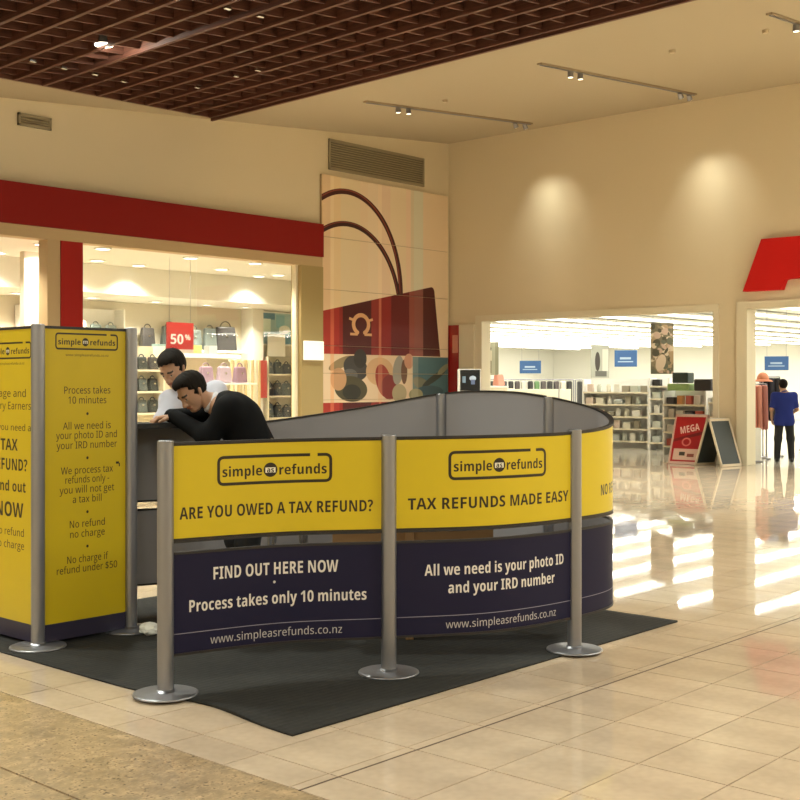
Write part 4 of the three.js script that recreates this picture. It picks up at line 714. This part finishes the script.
// a head about 0.235 m tall around its centre, face towards +z; vertex colours: skin, lips, brows, eyes
function headGeometry(cell, skin) {
  const e = (p, c, r) => { const x = (p.x - c[0]) / r[0], y = (p.y - c[1]) / r[1], z = (p.z - c[2]) / r[2], l = Math.sqrt(x * x + y * y + z * z); return (l - 1) * Math.min(...r); };
  const cap = (a, b, ra, rb) => capsule(v(...a), v(...b), ra, rb);
  const nose = cap([0, 0.012, 0.088], [0, -0.03, 0.108], 0.009, 0.014), nb = cap([-0.011, -0.034, 0.098], [0.011, -0.034, 0.098], 0.008, 0.008), lipU = cap([-0.02, -0.062, 0.087], [0.02, -0.062, 0.087], 0.007, 0.007), brow = cap([-0.034, 0.024, 0.083], [0.034, 0.024, 0.083], 0.011, 0.011);
  const earL = cap([-0.076, 0.012, -0.008], [-0.074, -0.026, 0.0], 0.014, 0.01), earR = cap([0.076, 0.012, -0.008], [0.074, -0.026, 0.0], 0.014, 0.01);
  const sdf = (p) => {
    let d = e(p, [0, 0.028, -0.01], [0.077, 0.092, 0.097]); d = smin(d, e(p, [0, -0.035, 0.025], [0.06, 0.078, 0.066]), 0.04); d = smin(d, e(p, [0, -0.092, 0.06], [0.026, 0.02, 0.026]), 0.03);
    d = smin(d, brow(p), 0.018); d = smin(d, nose(p), 0.012); d = smin(d, nb(p), 0.01); d = smin(d, lipU(p), 0.01);
    d = Math.max(d, -Math.min(e(p, [-0.032, 0.004, 0.094], [0.016, 0.01, 0.013]), e(p, [0.032, 0.004, 0.094], [0.016, 0.01, 0.013])));
    d = Math.min(d, e(p, [-0.031, 0.004, 0.077], [0.013, 0.011, 0.012]), e(p, [0.031, 0.004, 0.077], [0.013, 0.011, 0.012]));
    d = smin(d, Math.min(earL(p), earR(p)), 0.008); return d;
  };
  const g = sdfGeometry(sdf, v(-0.1, -0.125, -0.12), v(0.1, 0.13, 0.135), cell), p = g.attributes.position, col = new Float32Array(p.count * 3), c = new THREE.Color();
  for (let i = 0; i < p.count; i++) {
    const x = Math.abs(p.getX(i)), y = p.getY(i), z = p.getZ(i); c.copy(skin);
    if (z > 0.07 && y < -0.05 && y > -0.074 && x < 0.026) c.setRGB(skin.r * 0.75, skin.g * 0.5, skin.b * 0.5);
    else if (z > 0.07 && y > 0.022 && y < 0.036 && x > 0.012 && x < 0.05) c.setRGB(0.03, 0.02, 0.016);
    else if (z > 0.068 && Math.hypot((x - 0.031) * 0.8, y - 0.002) < 0.0075) { if (Math.hypot(x - 0.031, y - 0.002) < 0.0062) c.setRGB(0.02, 0.014, 0.01); else c.setRGB(0.6, 0.56, 0.5); }
    col.set([c.r, c.g, c.b], i * 3);
  }
  g.setAttribute('color', new THREE.BufferAttribute(col, 3)); return g;
}
function hairGeometry(cell) { // short hair over skull, face and ears left free
  const e = (p, c, r) => { const x = (p.x - c[0]) / r[0], y = (p.y - c[1]) / r[1], z = (p.z - c[2]) / r[2], l = Math.sqrt(x * x + y * y + z * z); return (l - 1) * Math.min(...r); };
  const sdf = (p) => { const n = 0.006 * (n32(p.x * 3 + p.y * 1.3, p.z * 3 + p.y) - 0.5); let d = e(p, [0, 0.034, -0.016], [0.088, 0.104, 0.108]) + n; d = smin(d, e(p, [0.01, 0.105, 0.035], [0.06, 0.03, 0.06]), 0.03);
    const cut = Math.max(p.z - 0.028 - Math.max(0, p.y - 0.03) * 0.55 - 0.008 * Math.sin(p.y * 160), -1), low = -p.y - 0.055 - Math.max(0, -p.z) * 0.35; return Math.max(d, Math.min(cut, 0.086 + p.x * 0.25 + 0.006 * Math.sin(p.x * 130) - p.y), low); };
  return sdfGeometry(sdf, v(-0.11, -0.12, -0.14), v(0.11, 0.16, 0.13), cell);
}
function handGeometry(cell, curl, mirror) { // wrist at the origin, fingers along +x, palm towards -y, thumb on +z (or -z)
  const s = mirror ? -1 : 1, list = [], f = (z, l, k, r) => { let p = v(0.088, 0, z), a = 0.1; for (const seg of [0.5, 0.3, 0.22]) { a += curl * k; const q = p.clone().add(v(Math.cos(a) * l * seg, -Math.sin(a) * l * seg, z * 0.06)); list.push([p, q, r, r * 0.86]); p = q; r *= 0.88; } };
  for (const z of [-0.03, -0.01, 0.01, 0.03]) list.push([v(0, 0, z * 0.55), v(0.088, 0, z), 0.015, 0.0115]);
  f(0.03 * s, 0.078, 1, 0.0098); f(0.01 * s, 0.086, 1.05, 0.01); f(-0.01 * s, 0.08, 1.1, 0.0095); f(-0.03 * s, 0.064, 1.15, 0.0088);
  list.push([v(0.018, -0.006, 0.024 * s), v(0.052, -0.018, 0.054 * s), 0.014, 0.011], [v(0.052, -0.018, 0.054 * s), v(0.084, -0.028, 0.058 * s), 0.0108, 0.009]);
  return bones(list, 0.009, cell);
}
function placeAlong(g, at, dir, palm) { const x = dir.clone().normalize(), y = palm.clone().negate(), z = x.clone().cross(y).normalize(); y.copy(z).cross(x).normalize(); return g.applyMatrix4(new THREE.Matrix4().makeBasis(x, y, z).setPosition(at)); }
function tint(g, c) { const n = g.attributes.position.count, a = new Float32Array(n * 3); for (let i = 0; i < n; i++) a.set([c.r, c.g, c.b], i * 3); g.setAttribute('color', new THREE.BufferAttribute(a, 3)); return g; }
function person(o) { // o.j: joints in the person's own frame; returns the group
  const { j } = o, t = thing('person', o.label, 'person', o.at, o.turn);
  const skin = o.skin || lin(0.46, 0.26, 0.17), C = o.cell || 0.014;
  const headM = new THREE.Matrix4().compose(j.head, new THREE.Quaternion().setFromEuler(new THREE.Euler(o.look[0], o.look[1], o.look[2] || 0, 'YXZ')), v(o.headScale || 1, o.headScale || 1, o.headScale || 1));
  const core = [[j.neck, j.head, 0.052, 0.05], [j.neck, j.chest, 0.06, 0.11], [j.chest, j.hip, 0.11, 0.1], [j.neck, j.sl, 0.05, 0.045], [j.neck, j.sr, 0.05, 0.045], [j.sl, j.el, 0.042, 0.036], [j.el, j.wl, 0.035, 0.025], [j.sr, j.er, 0.042, 0.036], [j.er, j.wr, 0.035, 0.025], [j.hip, j.hl, 0.09, 0.08], [j.hip, j.hr, 0.09, 0.08], [j.hl, j.kl, 0.07, 0.05], [j.kl, j.al, 0.048, 0.035], [j.hr, j.kr, 0.07, 0.05], [j.kr, j.ar, 0.048, 0.035]];
  const handL = placeAlong(handGeometry(o.fine || 0.004, o.curl || 0.35, true), j.wl, o.handL[0], o.handL[1]), handR = placeAlong(handGeometry(o.fine || 0.004, o.curl || 0.35, false), j.wr, o.handR[0], o.handR[1]);
  const body = mergeGeometries([tint(bones(core, 0.05, C), skin), headGeometry(o.fine || 0.004, skin).applyMatrix4(headM), tint(handL, skin), tint(handR, skin)]);
  part(t, 'body', body, mat(0xffffff, { vertexColors: true, roughness: 0.6 }));
  part(t, 'hair', hairGeometry(o.fine || 0.004).applyMatrix4(headM), mat(o.hair || lin(0.010, 0.007, 0.005), { roughness: 0.8, specularIntensity: 0.3 }), null, 'short dark hair');
  const w = o.build || 1, mixv = (a, b, k) => a.clone().lerp(b, k), sh = j.sl.clone().add(j.sr).multiplyScalar(0.5), wl = mixv(j.hip, j.hl, 0.7), wr = mixv(j.hip, j.hr, 0.7), cl = mixv(j.chest, j.sl, 0.45), cr = mixv(j.chest, j.sr, 0.45);
  const sleeve = (a, b, c, short) => short ? [[a, mixv(a, b, 0.75), 0.068 * w, 0.06 * w]] : [[a, b, 0.068 * w, 0.056 * w], [b, mixv(b, c, 0.97), 0.055 * w, 0.042 * w]];
  const topL = [[cl, cr, 0.115 * w, 0.115 * w], [j.sl, j.sr, 0.066 * w, 0.066 * w], [cl, wl, 0.115 * w, 0.1 * w], [cr, wr, 0.115 * w, 0.1 * w], [j.chest, j.hip, 0.13 * w, 0.12 * w], [mixv(j.neck, sh, 0.5), j.chest, 0.075, 0.11 * w], ...sleeve(j.sl, j.el, j.wl, o.short), ...sleeve(j.sr, j.er, j.wr, o.short)];
  if (o.tail) for (const [a, b] of [[j.hl, j.kl], [j.hr, j.kr]]) topL.push([a, mixv(a, b, o.tail), 0.11 * w, 0.115 * w]);
  part(t, o.topName, bones(topL, 0.06, C), mat(o.top, { roughness: 0.85, specularIntensity: 0.25 }), null, o.topLabel);
  const col = v(0, 0, 0).copy(j.neck), up = j.head.clone().sub(j.neck).normalize();
  part(t, 'collar', new THREE.TorusGeometry(0.064, 0.014, 8, 24).applyMatrix4(new THREE.Matrix4().compose(mixv(j.neck, j.head, 0.18), new THREE.Quaternion().setFromUnitVectors(v(0, 0, 1), up), v(1, 1, 1.4))), mat(o.collar || o.top, { roughness: 0.8 }));
  if (o.cuff) for (const [a, b] of [[j.el, j.wl], [j.er, j.wr]]) part(t, 'cuff', bones([[mixv(a, b, 0.9), mixv(a, b, 1.02), 0.036, 0.034]], 0.01, 0.008), mat(o.cuff, { roughness: 0.8 }));
  part(t, 'trousers', bones([[j.hl, j.hr, 0.1 * w, 0.1 * w], [j.hip, mixv(j.hip, j.hl, 0.5), 0.105 * w, 0.105 * w], [j.hl, j.kl, 0.098 * w, 0.075], [j.kl, j.al, 0.074, 0.062], [j.hr, j.kr, 0.098 * w, 0.075], [j.kr, j.ar, 0.074, 0.062]], 0.05, C), mat(lin(0.012, 0.012, 0.014), { roughness: 0.85 }), null, 'black trousers');
  for (const [a, d] of [[j.al, o.footL || o.foot], [j.ar, o.footR || o.foot]]) { const toe = a.clone().addScaledVector(d, 0.17); toe.y = 0.032; const heel = a.clone().addScaledVector(d, -0.05); heel.y = 0.04; const ank = a.clone(); ank.y = 0.075; part(t, 'shoe', bones([[heel, toe, 0.036, 0.03], [ank, a.clone().addScaledVector(d, 0.08).setY(0.045), 0.045, 0.036], [heel, ank, 0.036, 0.042]], 0.03, 0.008), mat(lin(0.012, 0.011, 0.01), { roughness: 0.35 })); }
  return t;
}
const onCam = (cx, d, y = 0) => [0.669 * cx + 0.743 * d, y, -(-0.743 * cx + 0.669 * d)];   // a place given as metres to the side and ahead of the camera
// man in the black suit leaning on the ledge; own frame: x to the picture's right, z towards the camera
person({
  label: 'man in a black suit bending over the kiosk ledge', at: onCam(0, 8.1, 0.013), turn: TOCAM,
  j: { head: v(-1.40, 1.535, 0.02), neck: v(-1.25, 1.45, -0.02), chest: v(-1.08, 1.33, -0.02), hip: v(-0.9, 1.0, 0), sl: v(-1.13, 1.42, 0.18), sr: v(-1.2, 1.45, -0.2), el: v(-1.27, 1.24, 0.19), wl: v(-1.53, 1.372, 0.0), er: v(-1.42, 1.36, -0.3), wr: v(-1.58, 1.368, -0.14), hl: v(-0.9, 0.96, 0.1), hr: v(-0.9, 0.96, -0.1), kl: v(-1.02, 0.52, 0.12), kr: v(-1.12, 0.53, -0.1), al: v(-0.9, 0.09, 0.12), ar: v(-1.02, 0.09, -0.14) },
  look: [0.7, -0.75, 0.1], handL: [v(-1, -0.15, -0.2), v(0, -1, 0)], handR: [v(-0.9, -0.15, 0.4), v(0, -1, 0)], foot: v(-0.95, 0, 0.1).normalize(),
  top: lin(0.005, 0.005, 0.006), topName: 'suit_jacket', topLabel: 'black suit jacket', cuff: lin(0.6, 0.6, 0.66), collar: lin(0.6, 0.6, 0.66), tail: 0.2, build: 1.16, headScale: 1.04,
});
person({
  label: 'dark-haired man in a pale shirt looking down behind the kiosk ledge', at: onCam(0, 8.8, 0), turn: TOCAM,
  j: { head: v(-1.655, 1.71, 0.06), neck: v(-1.585, 1.56, -0.02), chest: v(-1.53, 1.34, -0.1), hip: v(-1.5, 1.0, -0.16), sl: v(-1.36, 1.55, -0.08), sr: v(-1.68, 1.48, 0.06), el: v(-1.33, 1.33, 0.17), wl: v(-1.5, 1.38, 0.36), er: v(-1.69, 1.34, 0.26), wr: v(-1.56, 1.39, 0.42), hl: v(-1.42, 0.96, -0.16), hr: v(-1.62, 0.96, -0.16), kl: v(-1.42, 0.52, -0.14), kr: v(-1.62, 0.52, -0.16), al: v(-1.42, 0.09, -0.2), ar: v(-1.64, 0.09, -0.22) },
  look: [0.62, -0.35, 0.08], handL: [v(-0.7, -0.2, 0.6), v(0, -1, 0)], handR: [v(0.6, -0.2, 0.7), v(0, -1, 0)], foot: v(-0.1, 0, 1).normalize(),
  top: lin(0.55, 0.55, 0.64), topName: 'shirt', topLabel: 'pale lilac white shirt', headScale: 1.08,
});
person({
  label: 'person in a royal blue shirt standing inside the bright shop', at: onCam(7.88, 24.57, 0), turn: TOCAM - 0.1, cell: 0.018, fine: 0.006,
  j: { head: v(-0.02, 1.565, -0.03), neck: v(0, 1.41, 0), chest: v(0, 1.22, 0), hip: v(0, 0.93, 0), sl: v(-0.19, 1.36, 0), sr: v(0.19, 1.36, 0), el: v(-0.25, 1.08, 0), wl: v(-0.22, 0.88, -0.14), er: v(0.25, 1.08, 0), wr: v(0.2, 0.98, -0.22), hl: v(-0.09, 0.9, 0), hr: v(0.09, 0.9, 0), kl: v(-0.12, 0.48, -0.01), kr: v(0.13, 0.48, -0.02), al: v(-0.15, 0.09, 0.02), ar: v(0.14, 0.09, 0.02) },
  look: [0.2, Math.PI + 0.2, 0], handL: [v(0.1, -0.8, -0.6), v(1, 0, 0)], handR: [v(-0.2, -0.2, -1), v(0, -1, 0)], foot: v(0, 0, -1),
  top: lin(0.022, 0.035, 0.20), topName: 'shirt', topLabel: 'royal blue shirt', short: true, tail: 0.18, skin: lin(0.42, 0.24, 0.15),
});

// ------------------------------------------------------------------ shadows, render
scene.traverse((o) => { if (o.isMesh) { o.castShadow = true; o.receiveShadow = true; } });
renderer.render(scene, camera);
